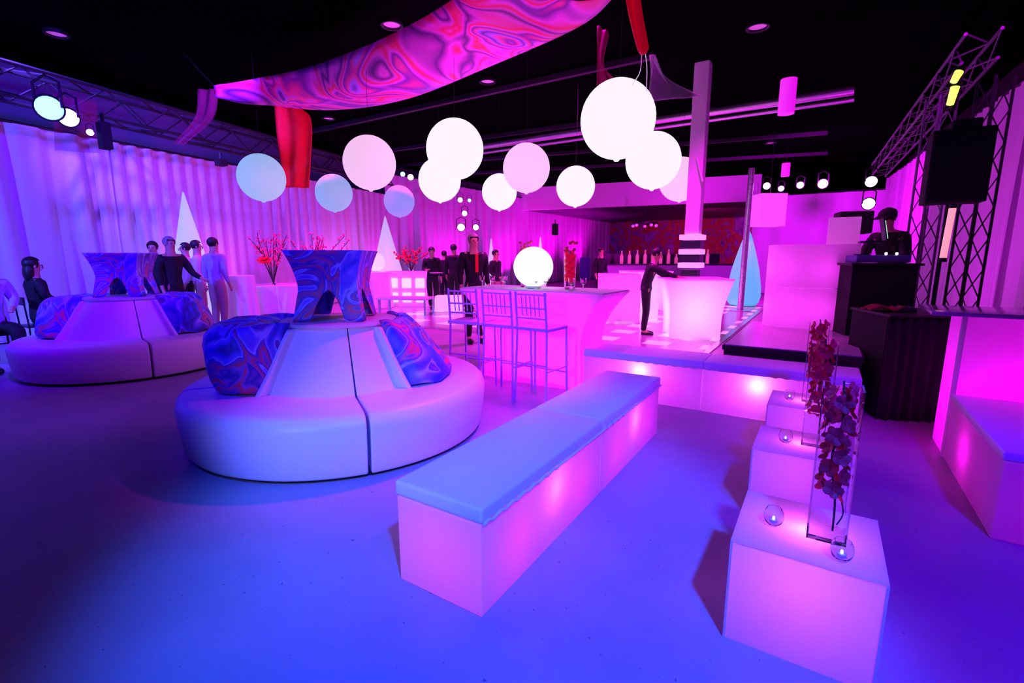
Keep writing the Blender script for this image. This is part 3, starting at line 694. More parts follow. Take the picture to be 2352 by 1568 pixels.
def redvase(p, label, h=.42, r=.075, top=(.9, .1, .3)):
    t = thing('flower_vase', label, 'vase', p, 0)
    MB().lathe([(0, .003), (r*.8, .003), (r*.85, .02), (r, h), (r*.95, h), (r*.8, .03), (0, .02)], seg=20).build('glass', M['glass'], t)
    mb = MB(); rn = random.Random(int(p[0]*100))
    for k in range(26):
        z = .1+k/26*(h-.06); an = k*2.4; mb.sph((r*.5*math.cos(an), r*.5*math.sin(an), z), .035, 8, (1, 1, .8))
    q = mb.build('flowers', P('red blossom with painted light', (.8, .01, .06), .5, emit=(1, .0, .1), es=.25), t); q['kind'] = 'stuff'  # emission paints brightness into the petals
    mb = MB()
    for k in range(14): mb.sph((rn.uniform(-.07, .07), rn.uniform(-.07, .07), h+rn.uniform(0, .14)), .02, 8)
    q = mb.build('sprigs', M['petal_pink'], t); q['kind'] = 'stuff'
    MB().box((0, 0, -.0), (r*1.7, r*1.7, .006)).build('coaster', M['white_shirt'], t)
gv = dx.normalized()
redvase(on_bar(-.26+.0, .05), 'tall vase of red flowers left of the globe lamp on the bar')
redvase(on_bar(.34, .05), 'tall vase of red flowers right of the globe lamp on the bar', .4)
def glassware(p, label, kind=0):
    t = thing('cocktail_glass', label, 'glass', p, 0, 'glasses along the covered bar')
    MB().lathe([(0, 0), (.03, 0), (.03, .004), (.004, .008), (.004, .06), (.03, .09), (.034, .14), (.031, .14), (.026, .09), (0, .066)], seg=14).build('bowl', M['glass'], t)
for k, u in enumerate((-.72, -.6, -.47, -.38, .02, .12, .5, .62)):
    glassware(on_bar(u, -.22+.05*(k % 3)), 'clear stemmed glass in the row along the front of the covered bar')

# bar stools
def make_stool():
    t = thing('bar_stool', 'x', 'stool', group='slatted bar stools at the covered bar')
    w = .19; sh = .74
    for sx in (-1, 1):
        MB().tube([(sx*w, .19, 0), (sx*w*.92, .17, sh), (sx*w*.9, .21, 1.12)], .012, 8).build('leg', M['ghost'], t)
        MB().tube([(sx*w*1.05, -.19, 0), (sx*w, -.17, sh)], .012, 8).build('leg', M['ghost'], t)
    MB().box((0, 0, sh+.012), (.40, .38, .035), bevel=.01).build('seat', M['ghost'], t)
    mb = MB()
    for x in (-.1, -.05, 0, .05, .1): mb.tube([(x, .185, .88), (x, .21, 1.08)], .006, 6)
    for z in (.86, .96, 1.09): mb.tube([(-w*.92, .19, z), (w*.92, .19, z)], .009, 8)
    mb.build('backrest', M['ghost'], t)
    mb = MB()
    for z in (.28,):
        mb.tube([(-w, -.185, z), (w, -.185, z)], .008).tube([(-w, .185, z+.12), (w, .185, z+.12)], .008).tube([(-w, -.185, z+.06), (-w, .185, z+.06)], .008).tube([(w, -.185, z+.06), (w, .185, z+.06)], .008)
    mb.build('stretcher', M['ghost'], t)
    return t
st0 = make_stool()
SP = [((1258, 878), rzb+PI, 'slatted bar stool nearest the end of the bar with the flared corner'), ((1172, 862), rzb+PI+.06, 'slatted bar stool in the middle of the three at the bar'), ((1088, 838), rzb+PI-.1, 'slatted bar stool farthest from the rear bench, at the bar')]
for i, (px, rz, lb) in enumerate(SP):
    s = st0 if i == 0 else copy_tree(st0)
    s.location = on_bar((.47, .05, -.42)[i], -.80, 0); s['label'] = lb
    s.rotation_euler.z = rzb+(-.05, .03, .15)[i]+PI
for (x, y, w, lb) in [(1212, 855, .12, 'black camera bag on the floor under the bar stools'), (1194, 852, .05, 'small black bottle-shaped thing standing beside the bag')]:
    p = at(x, y+8); mb = MB().box((0, 0, w*.45), (w, w*.8, w*.9), RZ, bevel=.02); t = thing('bag', lb, 'bag', p)
    mb.build('body', M['black'], t); MB().tube([(-w*.3, 0, w*.9), (0, 0, w*1.15), (w*.3, 0, w*.9)], .006).build('handle', M['black'], t)

# ------------------------------------------------------------------ corner bar with bench at the right
Q = Vector((3.178, 3.378, 0))
M['counter_pink'] = translucent('milky counter', (.7, .66, .72), (.9, .9, .9), .5, .35)
t = thing('corner_bar', 'tall glowing magenta bar counter at the edge of the room with glass top', 'bar', Q, RZ)
MB().box((1.1, .22, .52), (2.2, .44, 1.04), bevel=.012).build('body', M['counter_pink'], t)
MB().box((1.05, .2, 1.06), (2.5, .62, .03), bevel=.012).build('counter_top', P('glossy dark acrylic top', (.3, .2, .35), .1), t)
MB().box((.0, -.004, .52), (.03, .03, 1.04), bevel=.01).build('corner_post', M['acrylic'], t)
for a_ in (.35, .9): inlamp(Q-E2*a_+E1*.2+Vector((0, 0, .4)), 13, (1, 0, 1))
t = thing('light_bench', 'glowing magenta bench running toward the camera from the corner bar', 'bench', Q-E1*.015, RZ, 'glowing benches')
MB().box((.35, -.62, .215), (.7, 1.24, .43), bevel=.01).build('body', M['acrylic'], t)
MB().box((.35, -.62, .455), (.72, 1.25, .05), bevel=.015).build('cushion', M['vinyl'], t)
inlamp(Q-E1*.5-E2*.12+Vector((0, 0, .22)), 2.0, (1, 0, .8)); inlamp(Q-E1*.95-E2*.3+Vector((0, 0, .22)), 1.0, (1, 0, .8))
# things on corner bar
def on_cb(a_, b_, z=1.077): return Q-E2*a_+E1*b_+Vector((0, 0, z))
M['icebox'] = glow('lit ice box', (.28, .08, 1), .45, base=(.6, .6, .8), rough=.2)
pI = on_cb(.62, .2)
t = thing('drinks_box', 'glowing violet acrylic box on the corner bar', 'box', pI, RZ)
MB().box((.25, 0, .07), (.5, .32, .13), bevel=.01).build('body', M['icebox'], t); MB().box((.25, 0, .142), (.52, .34, .012), bevel=.004).build('lid', M['icebox'], t)
for k, a_ in enumerate((.82, 1.0)):
    t = thing('wire_basket', ['dark wire-handled bucket nearer the end of the violet box', 'dark wire-handled bucket farther along the violet box'][k], 'bucket', on_cb(a_-.08, .2, 1.227), RZ)
    MB().lathe([(0, 0), (.075, 0), (.09, .11), (.082, .11), (.07, .01), (0, .01)], seg=20).build('bucket', M['dark'], t)
    MB().tube([(.085*math.cos(x), 0, .11+.085*math.sin(x)) for x in [PI*i/10 for i in range(11)]], .005, 6).build('handle', M['blackmetal'], t)
votive(on_cb(.33, .06), 'glass votive candle first on the corner bar beside the violet box', .034); votive(on_cb(.42, .14), 'bright glass votive candle touching the violet box on the corner bar', .034)
# ------------------------------------------------------------------ loudspeaker, dj
ls = atY(2196, 385, 4.95)
t = thing('loudspeaker', 'big black square loudspeaker on a pole in front of the truss', 'speaker', (ls.x, 4.95, 0), R(-30))
MB().box((0, 0, ls.z), (.46, .28, .68), bevel=.015).build('cabinet', M['black'], t)
MB().box((0, -.143, ls.z), (.42, .01, .62)).build('grille', M['blackmetal'], t)
MB().tube([(0, .1, 0), (0, .1, ls.z-.31)], .02).build('pole', M['blackmetal'], t)
for k in range(3): an = k*2.1+.4; MB().tube([(0, .1, .5), (.35*math.cos(an), .1+.35*math.sin(an), .0)], .012).build('leg', M['blackmetal'], t)
MB().box((.02, 0, ls.z+.37), (.22, .2, .12), bevel=.02).build('amplifier', M['black'], t)
t = thing('equipment_case', 'low wide black skirted equipment table left of the corner bar', 'table', (3.30, 4.2, 0), R(-10))
MB().grid(60, 6, lambda u, v: Vector((.0+.98*u, -.0+.02*math.sin(u*70), .93*v+.0))).build('skirt', M['black'], t, solid=.01)
MB().box((.49, .34, .5), (.98, .62, .9)).build('body', M['black'], t, smooth=False); MB().box((.49, .33, .945), (1.0, .68, .02)).build('table_top', M['blackmetal'], t, smooth=False)
t = thing('mixer_box', 'small grey control box on the black equipment table', 'mixer', (3.6, 4.42, .957), R(-10)); MB().box((0, 0, .02), (.14, .1, .04), bevel=.005).build('body', M['dark'], t); MB().box((0, -.0, .042), (.1, .06, .004)).build('screen', M['mixer'], t)
t = thing('red_cloth', 'crumpled dark red cloth on the black equipment table', 'cloth', (3.45, 4.48, .957)); MB().grid(14, 10, lambda u, v: Vector((u*.3-.15, v*.2-.1, .03+.025*math.sin(u*8+v*5)*math.cos(v*7)))).build('cloth', P('dark red cloth', (.35, .02, .04), .7), t, solid=.006)
dj0 = atY(2032, 600, 5.35)
t = thing('dj_table', 'tall black skirted disc jockey table on its riser', 'table', (dj0.x, 5.35, 0), R(-14))
MB().box((0.0, .22, .68), (.62, .5, 1.36)).build('body', M['black'], t, smooth=False); MB().box((0, .2, 1.37), (.68, .56, .025)).build('table_top', M['blackmetal'], t)
t = thing('dj_controller', 'blue grey disc jockey controller on the tall black table', 'mixer', (dj0.x, 5.4, 1.385), R(-14))
MB().box((0, .1, .045), (.52, .3, .08), bevel=.012).build('body', M['mixer'], t)
for sx in (-.15, .15): MB().lathe([(0, .086), (.08, .086), (.085, .095), (0, .1)], (sx, .1, 0), 20).build('jog_wheel', M['dark'], t)
for k in range(2): MB().sph((.02+.1*k, -.04, .1), .014, 10).build('knob', M['led_white'], t)
t = thing('laptop', 'open laptop with green glowing screen in front of the disc jockey', 'laptop', atY(2027, 545, 5.55)-Vector((0, 0, .02)), R(60))
MB().box((0, 0, .1), (.3, .012, .26), rx=R(-12)).build('lid', M['dark'], t); MB().box((0, -.016, .1), (.22, .006, .2), rx=R(-12)).build('screen', M['green'], t); MB().box((0, .1, -.03), (.3, .22, .02)).build('keyboard', M['dark'], t)
MB().tube([(0, .1, -.04), (0, .1, -.16)], .02).build('stand', M['blackmetal'], t)
sp = atY(1958, 512, 6.95)
t = thing('monitor_speaker', 'small black speaker on a stand left of the disc jockey', 'speaker', (sp.x, 6.95, 0), R(-20))
MB().box((0, 0, sp.z), (.4, .34, .3), bevel=.02).build('cabinet', M['black'], t); MB().tube([(0, 0, 0), (0, 0, sp.z-.1)], .025).build('pole', M['blackmetal'], t); MB().lathe([(0, 0), (.2, 0), (.2, .03), (0, .05)], seg=20).build('base', M['blackmetal'], t)
t = thing('riser', 'low black riser under the disc jockey', 'stage', (5.0, 6.55, 0), R(-14)); MB().box((0, 0, .14), (1.2, 1.0, .28)).build('deck', M['black'], t, smooth=False)
mb = MB(); pts = [at(2060, 925)+Vector((.13*math.cos(a)*(1+.15*math.sin(3*a)), .11*math.sin(a), .008+.012*(i % 5))) for i, a in enumerate([k*.35 for k in range(60)])]
pts += spline([pts[-1], at(2120, 938)+Vector((0, 0, .008)), at(2150, 915)+Vector((0, 0, .008))], 8)[1:]
tag(mb.tube(pts, .006, 6).build('cable', P('grey blue cable', (.15, .15, .3), .4)), 'coiled cable lying on the floor before the black equipment table', 'cable')

# ------------------------------------------------------------------ far furniture
M['cloth_w'] = P('white tablecloth', (.8, .78, .8), .7)
def round_table(p, r, h, label, m='cloth_w', seed=0):
    t = thing('round_table', label, 'table', p)
    n = 72
    def F(u, v):
        a = u*2*PI; f_ = (1-v); rr = r*(1+.06*f_)+.035*f_*math.sin(a*11+seed)
        return Vector((rr*math.cos(a), rr*math.sin(a), .01+(h-.01)*v))
    MB().grid(n, 8, F, closed_u=True).lathe([(0, h), (r, h)], seg=n).build('tablecloth', M[m], t)
    MB().tube([(0, 0, 0), (0, 0, h-.02)], .04).build('post', M['blackmetal'], t)
    return t
TB = at(662, 724)
round_table(TB, .85, .78, 'white-clothed round table lit pink behind the nearer round sofa', seed=1)
round_table(at(556, 742), .33, 1.05, 'tall narrow white-clothed table lit magenta right of the man in the lilac shirt', seed=2)
round_table(Vector((-7.75, 8.05, 0)), .36, .76, 'white-clothed small table beside the seated long-haired person', seed=3)
round_table(at(868, 706), .4, 1.02, 'tall white-clothed round table below the small lit globe', seed=5)
t = thing('globe_lamp', 'small glowing globe on the tall round table by the cone lamp', 'lamp', at(868, 706)+Vector((0, 0, 1.025))); MB().sph((0, 0, .28), .26, 24).build('globe', glow('small globe', (1, .6, .95), .9), t); MB().lathe([(0, 0), (.1, 0), (.08, .04), (0, .04)], seg=16).build('base', M['white_shirt'], t)
t = thing('low_table', 'low violet table behind the round sofa top, near the lit cube wall', 'table', at(935, 722), R(-10)); MB().box((0, 0, .42), (1.3, .7, .05), bevel=.01).build('table_top', M['cloth_w'], t)
for sx in (-.6, .6):
    for sy in (-.3, .3): MB().box((sx, sy, .2), (.05, .05, .4)).build('leg', M['chrome'], t)
# lit cube wall
M['lit_niche'] = glow('lit niche', (1, .62, 1), 1.0); M['niche_frame'] = glow('pink acrylic frame', (1, .05, .9), .35)
cw = at(935, 705); t = thing('lit_cube_bar', 'pink bar front made of small glowing cubes behind the waiter', 'bar', cw, R(-5))
MB().box((0, .3, .52), (1.35, .5, 1.04), bevel=.02).build('body', M['niche_frame'], t)
for i in range(3):
    for j in range(2): MB().box((-.4+.4*i, .04, .28+.42*j), (.26, .08, .28), bevel=.02).build('lit_cube', M['lit_niche'], t)
# floral centrepieces
def branches(p, h, n, label, seed, m='petal_pink', spread=.6):
    rn = random.Random(seed); t = thing('branch_arrangement', label, 'flowers', p)
    mb = MB(); mf = MB()
    for k in range(n):
        an = rn.uniform(0, 6.28); sp_ = rn.uniform(.2, 1)*spread
        tip = Vector((sp_*math.cos(an), sp_*math.sin(an), h*rn.uniform(.65, 1)))
        pts = spline([Vector((0, 0, 0)), tip*.5+Vector((rn.uniform(-.08, .08), rn.uniform(-.08, .08), h*.08)), tip], 8)
        mb.tube(pts, .008, 5)
        for q in pts[3:]:
            for _ in range(2): mf.sph(q+Vector((rn.uniform(-.07, .07), rn.uniform(-.07, .07), rn.uniform(-.07, .07))), rn.uniform(.018, .034), 6)
    mb.build('twigs', M['stem'], t); o = mf.build('blossoms', M[m], t); o['kind'] = 'stuff'
    MB().lathe([(0, 0), (.07, 0), (.09, .2), (.08, .2), (.06, .02), (0, .02)], seg=16).build('vase', M['glass'], t)
branches(TB+Vector((-.3, 0, .785)), 1.3, 16, 'airy pink blossom branches on the round table, left of the patterned pedestal', 3, 'petal_pink', .9)
branches(TB+Vector((.62, .3, .785)), 1.25, 16, 'airy pink blossom branches behind the patterned pedestal', 4, 'petal_pink', .9)
t = thing('red_flower', 'single large red bloom on a leaning dark stem left of the patterned pedestal', 'flowers', TB+Vector((-.1, -.55, .785)))
MB().tube(spline([(0.1, 0, 0), (-.0, 0, .28), (-.12, 0, .55)], 10), .012, 6).build('stem', M['stem'], t)
mb = MB(); rn = random.Random(2)
for k in range(14): mb.sph((-.14+rn.uniform(-.09, .09), rn.uniform(-.08, .08), .6+rn.uniform(-.06, .07)), .06, 8, (1, 1, .6))
mb.build('bloom', M['red'], t)
branches(cw+Vector((.1, .3, 1.05)), .7, 12, 'dark red twiggy arrangement on the glowing cube bar', 9, 'petal', .6)
# back bar with bottles
bb = at(1392, 668); bb2 = at(1700, 668); dd = bb2-bb
t = thing('back_bar', 'long violet bar counter in front of the swirl mural', 'bar', bb, math.atan2(dd.y, dd.x))
M['violet_front'] = P('violet counter front', (.5, .35, .6), .5)
MB().box((dd.length/2, .35, .55), (dd.length, .7, 1.1)).build('front', M['violet_front'], t, smooth=False); MB().box((dd.length/2, .35, 1.13), (dd.length+.1, .8, .06)).build('counter_top', M['dark'], t)
mbk = MB().box((dd.length/2, 2.6, .8), (dd.length, .5, 1.6)).build('shelf_unit', M['dark'], t, smooth=False)
bt = None; dn = dd.normalized(); rn = random.Random(5)
for k in range(12):
    p = bb+dn*(.7+k*.34)+Vector((-dn.y, dn.x, 0))*.35+Vector((0, 0, 1.161))
    if bt is None:
        bt = thing('bottle', 'tall pink-lit bottle standing in the row on the violet back bar', 'bottle', p, 0, 'bottles on the back bar')
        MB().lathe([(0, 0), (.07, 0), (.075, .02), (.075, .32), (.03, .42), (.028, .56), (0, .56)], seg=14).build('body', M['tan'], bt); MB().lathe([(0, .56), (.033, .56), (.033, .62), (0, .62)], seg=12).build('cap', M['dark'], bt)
    else: c = copy_tree(bt); c.location = p; c.scale = (1, 1, rn.uniform(.75, 1.15))
t = thing('chandelier', 'dark ceiling fixture with small pale bulbs over the back bar', 'lamp', atY(1480, 515, 21))
MB().lathe([(.5, 0), (.55, .0), (.55, .08), (.5, .08)], seg=24, closed_prof=True).tube([(0, 0, 0), (0, 0, .7)], .03).tube([(-.5, 0, .04), (.5, 0, .04)], .02).build('frame', M['blackmetal'], t)
for k in range(5): MB().sph((.5*math.cos(k*1.26), .5*math.sin(k*1.26), -.05), .07, 10).build('bulb', M['disc'], t)
p = at(1340, 640, 0); t = thing('blue_panel', 'dark blue upright banner stand far back by the drape', 'banner', at(1342, 668)); MB().box((0, 0, .95), (.42, .1, .95), bevel=.03).build('panel', P('navy cloth', (.01, .01, .1), .7), t); MB().box((0, 0, .02), (.8, .3, .04)).tube([(0, .06, 0), (0, .06, 1.4)], .02).build('stand', M['blackmetal'], t)

# ------------------------------------------------------------------ people
def skin_obj(name, joints, edges, root, mat, parent, sub=1, sm=True):
    me = bpy.data.meshes.new(name); names = list(joints)
    me.from_pydata([joints[n][0] for n in names], [(names.index(a), names.index(b_)) for a, b_ in edges], [])
    o = bpy.data.objects.new(name, me); COL.objects.link(o); o.parent = parent
    md = o.modifiers.new('skin', 'SKIN'); md.use_smooth_shade = True; md.branch_smoothing = .3
    for i, n in enumerate(names):
        r = joints[n][1]; r = r if isinstance(r, tuple) else (r, r)
        me.skin_vertices[0].data[i].radius = r; me.skin_vertices[0].data[i].use_root = (n == root)
    if sub: s = o.modifiers.new('sub', 'SUBSURF'); s.levels = sub; s.render_levels = sub
    me.materials.append(mat); return o
def person(p, rz, label, top='suit', legs='suit', hair='hair', h=1.75, pose=None, sit=False, longhair=False, bald=False, cap=False, fingers=True, tie=None):
    k = h/1.75; t = thing('person', label, 'person', p, rz)
    J = {'pelvis': ((0, 0, .95), (.145, .10)), 'waist': ((0, 0, 1.08), (.13, .095)), 'chest': ((0, -.01, 1.28), (.155, .11)), 'uchest': ((0, 0, 1.41), (.12, .09)), 'neck': ((0, 0, 1.49), .06), 'skull0': ((0, -.012, 1.565), .068), 'skull': ((0, -.012, 1.65), (.082, .096)), 'skull1': ((0, -.005, 1.71), (.064, .076))}
    for s, sx in (('L', -1), ('R', 1)):
        J['sh'+s] = ((sx*.18, 0, 1.425), .064); J['el'+s] = ((sx*.225, .03, 1.15), .043); J['wr'+s] = ((sx*.235, -.05, .92), .028); J['pa'+s] = ((sx*.235, -.075, .85), (.016, .036))
        J['hip'+s] = ((sx*.09, 0, .88), .09); J['kn'+s] = ((sx*.095, -.02, .50), .058); J['an'+s] = ((sx*.1, .02, .09), .04); J['toe'+s] = ((sx*.105, -.13, .035), (.04, .028))
    if sit:
        for s, sx in (('L', -1), ('R', 1)):
            J['kn'+s] = ((sx*.12, -.46, .50), .06); J['an'+s] = ((sx*.12, -.44, .09), .04); J['toe'+s] = ((sx*.125, -.6, .035), (.04, .028))
        dz = -.40
        for n in list(J):
            if n[:2] in ('kn', 'an', 'to'): continue
            q, r = J[n]; J[n] = ((q[0], q[1], q[2]+dz), r)
        for s, sx in (('L', -1), ('R', 1)):
            J['el'+s] = ((sx*.25, -.02, .82), .043); J['wr'+s] = ((sx*.16, -.25, .72), .028); J['pa'+s] = ((sx*.13, -.32, .70), (.036, .016))
    if pose:
        for n, q in pose.items(): J[n] = (q, J[n][1])
    J = {n: (tuple(c*k for c in q), tuple(c*k for c in r) if isinstance(r, tuple) else r*k) for n, (q, r) in J.items()}
    ED = [('pelvis', 'waist'), ('waist', 'chest'), ('chest', 'uchest'), ('uchest', 'neck'), ('neck', 'skull0'), ('skull0', 'skull'), ('skull', 'skull1')]
    for s in 'LR': ED += [('uchest', 'sh'+s), ('sh'+s, 'el'+s), ('el'+s, 'wr'+s), ('wr'+s, 'pa'+s), ('pelvis', 'hip'+s), ('hip'+s, 'kn'+s), ('kn'+s, 'an'+s), ('an'+s, 'toe'+s)]
    JB = dict(J); EB = list(ED)
    if fingers:
        for s, sx in (('L', -1), ('R', 1)):
            w = Vector(J['wr'+s][0]); a_ = Vector(J['pa'+s][0]); d = (a_-w).normalized(); side = Vector((0, 1, 0)) if abs(d.z) > .6 else Vector((1, 0, 0))
            for f_ in range(4):
                b0 = a_+side*(.021-.014*f_)*1.0+d*.012; b1 = b0+d*(.038, .044, .042, .032)[f_]; nrm = d.cross(side)*(-sx if abs(d.z) > .6 else 1)
                b2 = b1+(d*.75+nrm*.5).normalized()*.03
                JB[f'f{s}{f_}a'] = (tuple(b1), .0085); JB[f'f{s}{f_}b'] = (tuple(b2), .007); EB += [('pa'+s, f'f{s}{f_}a'), (f'f{s}{f_}a', f'f{s}{f_}b')]
            m_ = w.lerp(a_, .55); tb = m_-side*(.04)+d*.03; tc_ = tb+(d*.8-side*.2).normalized()*.028
            JB[f't{s}a'] = (tuple(tb), .010); JB[f't{s}b'] = (tuple(tc_), .008); EB += [('pa'+s, f't{s}a'), (f't{s}a', f't{s}b')]
    body = skin_obj('body', JB, EB, 'pelvis', M['skin'], t)
    g = lambda n, add, mul=1: (J[n][0], tuple(c*mul+add for c in J[n][1]) if isinstance(J[n][1], tuple) else J[n][1]*mul+add)
    sh = {n: g(n, .016) for n in ('pelvis', 'waist', 'chest', 'uchest', 'shL', 'shR', 'elL', 'elR')}
    nk = Vector(J['uchest'][0]).lerp(Vector(J['neck'][0]), .6); sh['neck'] = (tuple(nk+Vector((0, 0, .02))), .075*k); sh['uchest'] = g('uchest', .034); sh['shL'] = g('shL', .024); sh['shR'] = g('shR', .024)
    for s in 'LR':
        w = Vector(J['el'+s][0]).lerp(Vector(J['wr'+s][0]), .92); sh['wr'+s] = (tuple(w), .036*k)
    hm = Vector(J['pelvis'][0]).lerp((Vector(J['hipL'][0])+Vector(J['hipR'][0]))/2, .75); sh['hem'] = (tuple(hm-Vector((0, 0, .03*k))), (.168*k, .125*k)); sh['pelvis'] = g('pelvis', .026)
    skin_obj('shirt' if top != 'suit' else 'jacket', sh, [('hem', 'pelvis'), ('pelvis', 'waist'), ('waist', 'chest'), ('chest', 'uchest'), ('uchest', 'neck')]+[e for s in 'LR' for e in (('uchest', 'sh'+s), ('sh'+s, 'el'+s), ('el'+s, 'wr'+s))], 'chest', M[top], t)
    tr = {'pelvis': g('pelvis', .018), 'waist': (tuple(Vector(J['waist'][0])+Vector((0, 0, .02*k))), (.145*k, .108*k))}
    ed = [('pelvis', 'waist')]
    for s in 'LR':
        tr['hip'+s] = g('hip'+s, .016); tr['kn'+s] = g('kn'+s, .018); tr['an'+s] = (tuple(Vector(J['an'+s][0])+Vector((0, 0, .0))), .056*k); ed += [('pelvis', 'hip'+s), ('hip'+s, 'kn'+s), ('kn'+s, 'an'+s)]
    skin_obj('trousers', tr, ed, 'pelvis', M[legs], t)
    for s in 'LR':
        a_ = Vector(J['an'+s][0]); b_ = Vector(J['toe'+s][0])
        MB().sph((a_.lerp(b_, .55)-Vector((0, 0, .015*k))), .05*k, 14, (1, 2.5, .85)).build('shoe', M['shoe'], t)
    hc = Vector(J['skull'][0]); nk0 = Vector(J['neck'][0]); ax = (hc-nk0).normalized(); tilt = Vector((0, 0, 1)).rotation_difference(ax).to_matrix().to_4x4()
    T = Matrix.Translation(hc) @ tilt @ Matrix.Scale(k, 4)
    def part(mb, name, m): bmesh.ops.transform(mb.bm, matrix=T, verts=mb.bm.verts); return mb.build(name, m, t if name in ('hair', 'cap') else body)
    for ex in (-1, 1):
        part(MB().sph((ex*.031, -.084, .005), .009, 8), 'eye', M['hair']); part(MB().sph((ex*.08, .005, -.01), .02, 8, (.4, .8, 1.5)), 'ear', M['skin'])
    part(MB().sph((0, -.098, -.022), .014, 8, (.8, 1, 1.7)), 'nose', M['skin'])
    part(MB().sph((0, -.083, -.058), .022, 8, (1, .4, .25)), 'mouth', M['petal'])
    if not bald:
        mb = MB(); mb.sph((0, .018, .026), .098, 20, (.93, 1.02, .98))
        bmesh.ops.delete(mb.bm, geom=[v for v in mb.bm.verts if v.co.y < -.045 and v.co.z < .045 or v.co.z < -.055], context='VERTS')
        if longhair: mb.sph((0, .05, -.09), .085, 14, (1.05, .75, 1.7))
        part(mb, 'hair', M[hair])
    if cap: part(MB().sph((0, .01, .045), .1, 18, (.98, 1.05, .75)).box((0, -.12, .05), (.14, .12, .012)), 'cap', M['suit'])
    if tie: MB().box((Vector(J['chest'][0])+Vector((0, -.13*k, .02))), (.05, .02, .3)).build('sash', M[tie], t)
    return t
def face(px, py, tx, ty):  # rotation so that the person (looks along local -Y) faces a target
    return math.atan2(ty-py, tx-px)+PI/2
HOLD = {'elL': (-.24, .0, 1.16), 'wrL': (-.2, -.22, 1.14), 'paL': (-.17, -.29, 1.15)}
def stand(x, ytop, Y, label, h=1.75, **kw):
    p = atY(x, ytop, Y); return person((p.x, Y, 0), kw.pop('rz', 0), label, h=h, **kw)
stand(487, 545, 9.4, 'person in lilac shirt and khaki trousers seen from behind, rightmost of the standing group', 1.8, top='lilac', legs='khaki', rz=R(165))
stand(449, 555, 9.7, 'person in a white shirt half hidden behind the one in lilac', 1.76, top='white_shirt', legs='khaki', rz=R(120))
stand(424, 560, 9.85, 'dark-haired person in a pale shirt in the middle of the standing group', 1.72, top='white_shirt', legs='suit', rz=R(-60))
stand(388, 556, 8.45, 'grey-haired person in a black suit seated on the back of the farther round sofa', 1.78, top='suit', legs='suit', hair='grey_hair', rz=R(70), pose={'elR': (.28, -.1, 1.15), 'wrR': (.3, -.3, 1.05), 'paR': (.3, -.37, 1.03)})
stand(351, 572, 9.0, 'dark-haired person in black mostly hidden behind the grey-haired one', 1.72, top='suit', legs='suit', rz=R(20))
# seated pair at the left
pw = Vector((-7.05, 7.4, 0)); person((pw.x, pw.y-.2, 0), R(150), 'long-haired person in dark clothes sitting with their back to the camera', top='suit', legs='suit', sit=True, longhair=True, h=1.86)
pw2 = Vector((-6.95, 6.3, 0)); person((pw2.x+.1, pw2.y, 0), R(60), 'seated person in pale blue and dark trousers at the picture edge', top='lilac', legs='suit', sit=True, longhair=True, h=1.9)
def chair(p, rz, label):
    t = thing('folding_chair', label, 'chair', p, rz)
    MB().box((0, 0, .45), (.42, .42, .03), bevel=.01).build('seat', M['dark'], t); MB().box((0, .2, .82), (.4, .02, .12), bevel=.01).build('backrest', M['dark'], t)
    for sx in (-.19, .19):
        MB().tube([(sx, -.19, 0), (sx, -.17, .45)], .011).build('leg', M['blackmetal'], t); MB().tube([(sx, .2, 0), (sx, .19, .45), (sx, .21, .88)], .011).build('leg', M['blackmetal'], t)
chair((pw.x, pw.y-.2, 0), R(150), 'dark chair under the long-haired seated person'); chair((pw2.x+.1, pw2.y, 0), R(60), 'dark chair under the seated person in pale blue')
# centre
stand(992, 600, 13.2, 'waiter in black vest walking with a small tray by the cube bar', 1.7, top='suit', legs='suit', rz=R(20), pose=dict(HOLD, anL=(-.02, .25, .12), knL=(-.07, .05, .5), toeL=(-.02, .12, .05)))
stand(1020, 592, 14.5, 'shorter dark-clothed person standing left in the pair behind the bar', 1.62, rz=R(-150), top='suit', legs='suit')
stand(1042, 582, 13.6, 'taller dark-clothed person standing right in the pair behind the bar', 1.78, rz=R(170), top='suit', legs='suit')
stand(1087, 548, 8.2, 'tall person in a black outfit with a red side sash behind the bar', 1.82, rz=R(25), top='suit', legs='suit', bald=False, hair='grey_hair', tie='red')
stand(1138, 588, 12.5, 'person in black leaning at a pale table left of the red vase', 1.62, rz=R(60), top='suit', legs='khaki', pose={'wrL': (-.2, -.3, 1.0), 'paL': (-.2, -.38, .98)})
stand(1380, 600, 15.5, 'distant person in black standing by the back bar', 1.72, rz=R(30), top='suit', legs='suit')
stand(1487, 603, 9.0, 'waiter in black leaning over the flared cocktail table', 1.62, rz=R(75), top='suit', legs='suit', pose={'shL': (-.165, -.1, 1.38), 'uchest': (0, -.1, 1.37), 'chest': (0, -.08, 1.25), 'neck': (0, -.13, 1.47), 'skull0': (0, -.16, 1.53), 'skull': (0, -.18, 1.62), 'skull1': (0, -.18, 1.67), 'shR': (.165, -.1, 1.38), 'elL': (-.2, -.36, 1.25), 'wrL': (-.18, -.6, 1.18), 'paL': (-.18, -.67, 1.17), 'elR': (.22, -.34, 1.2), 'wrR': (.18, -.5, 1.12), 'paR': (.18, -.57, 1.11)})
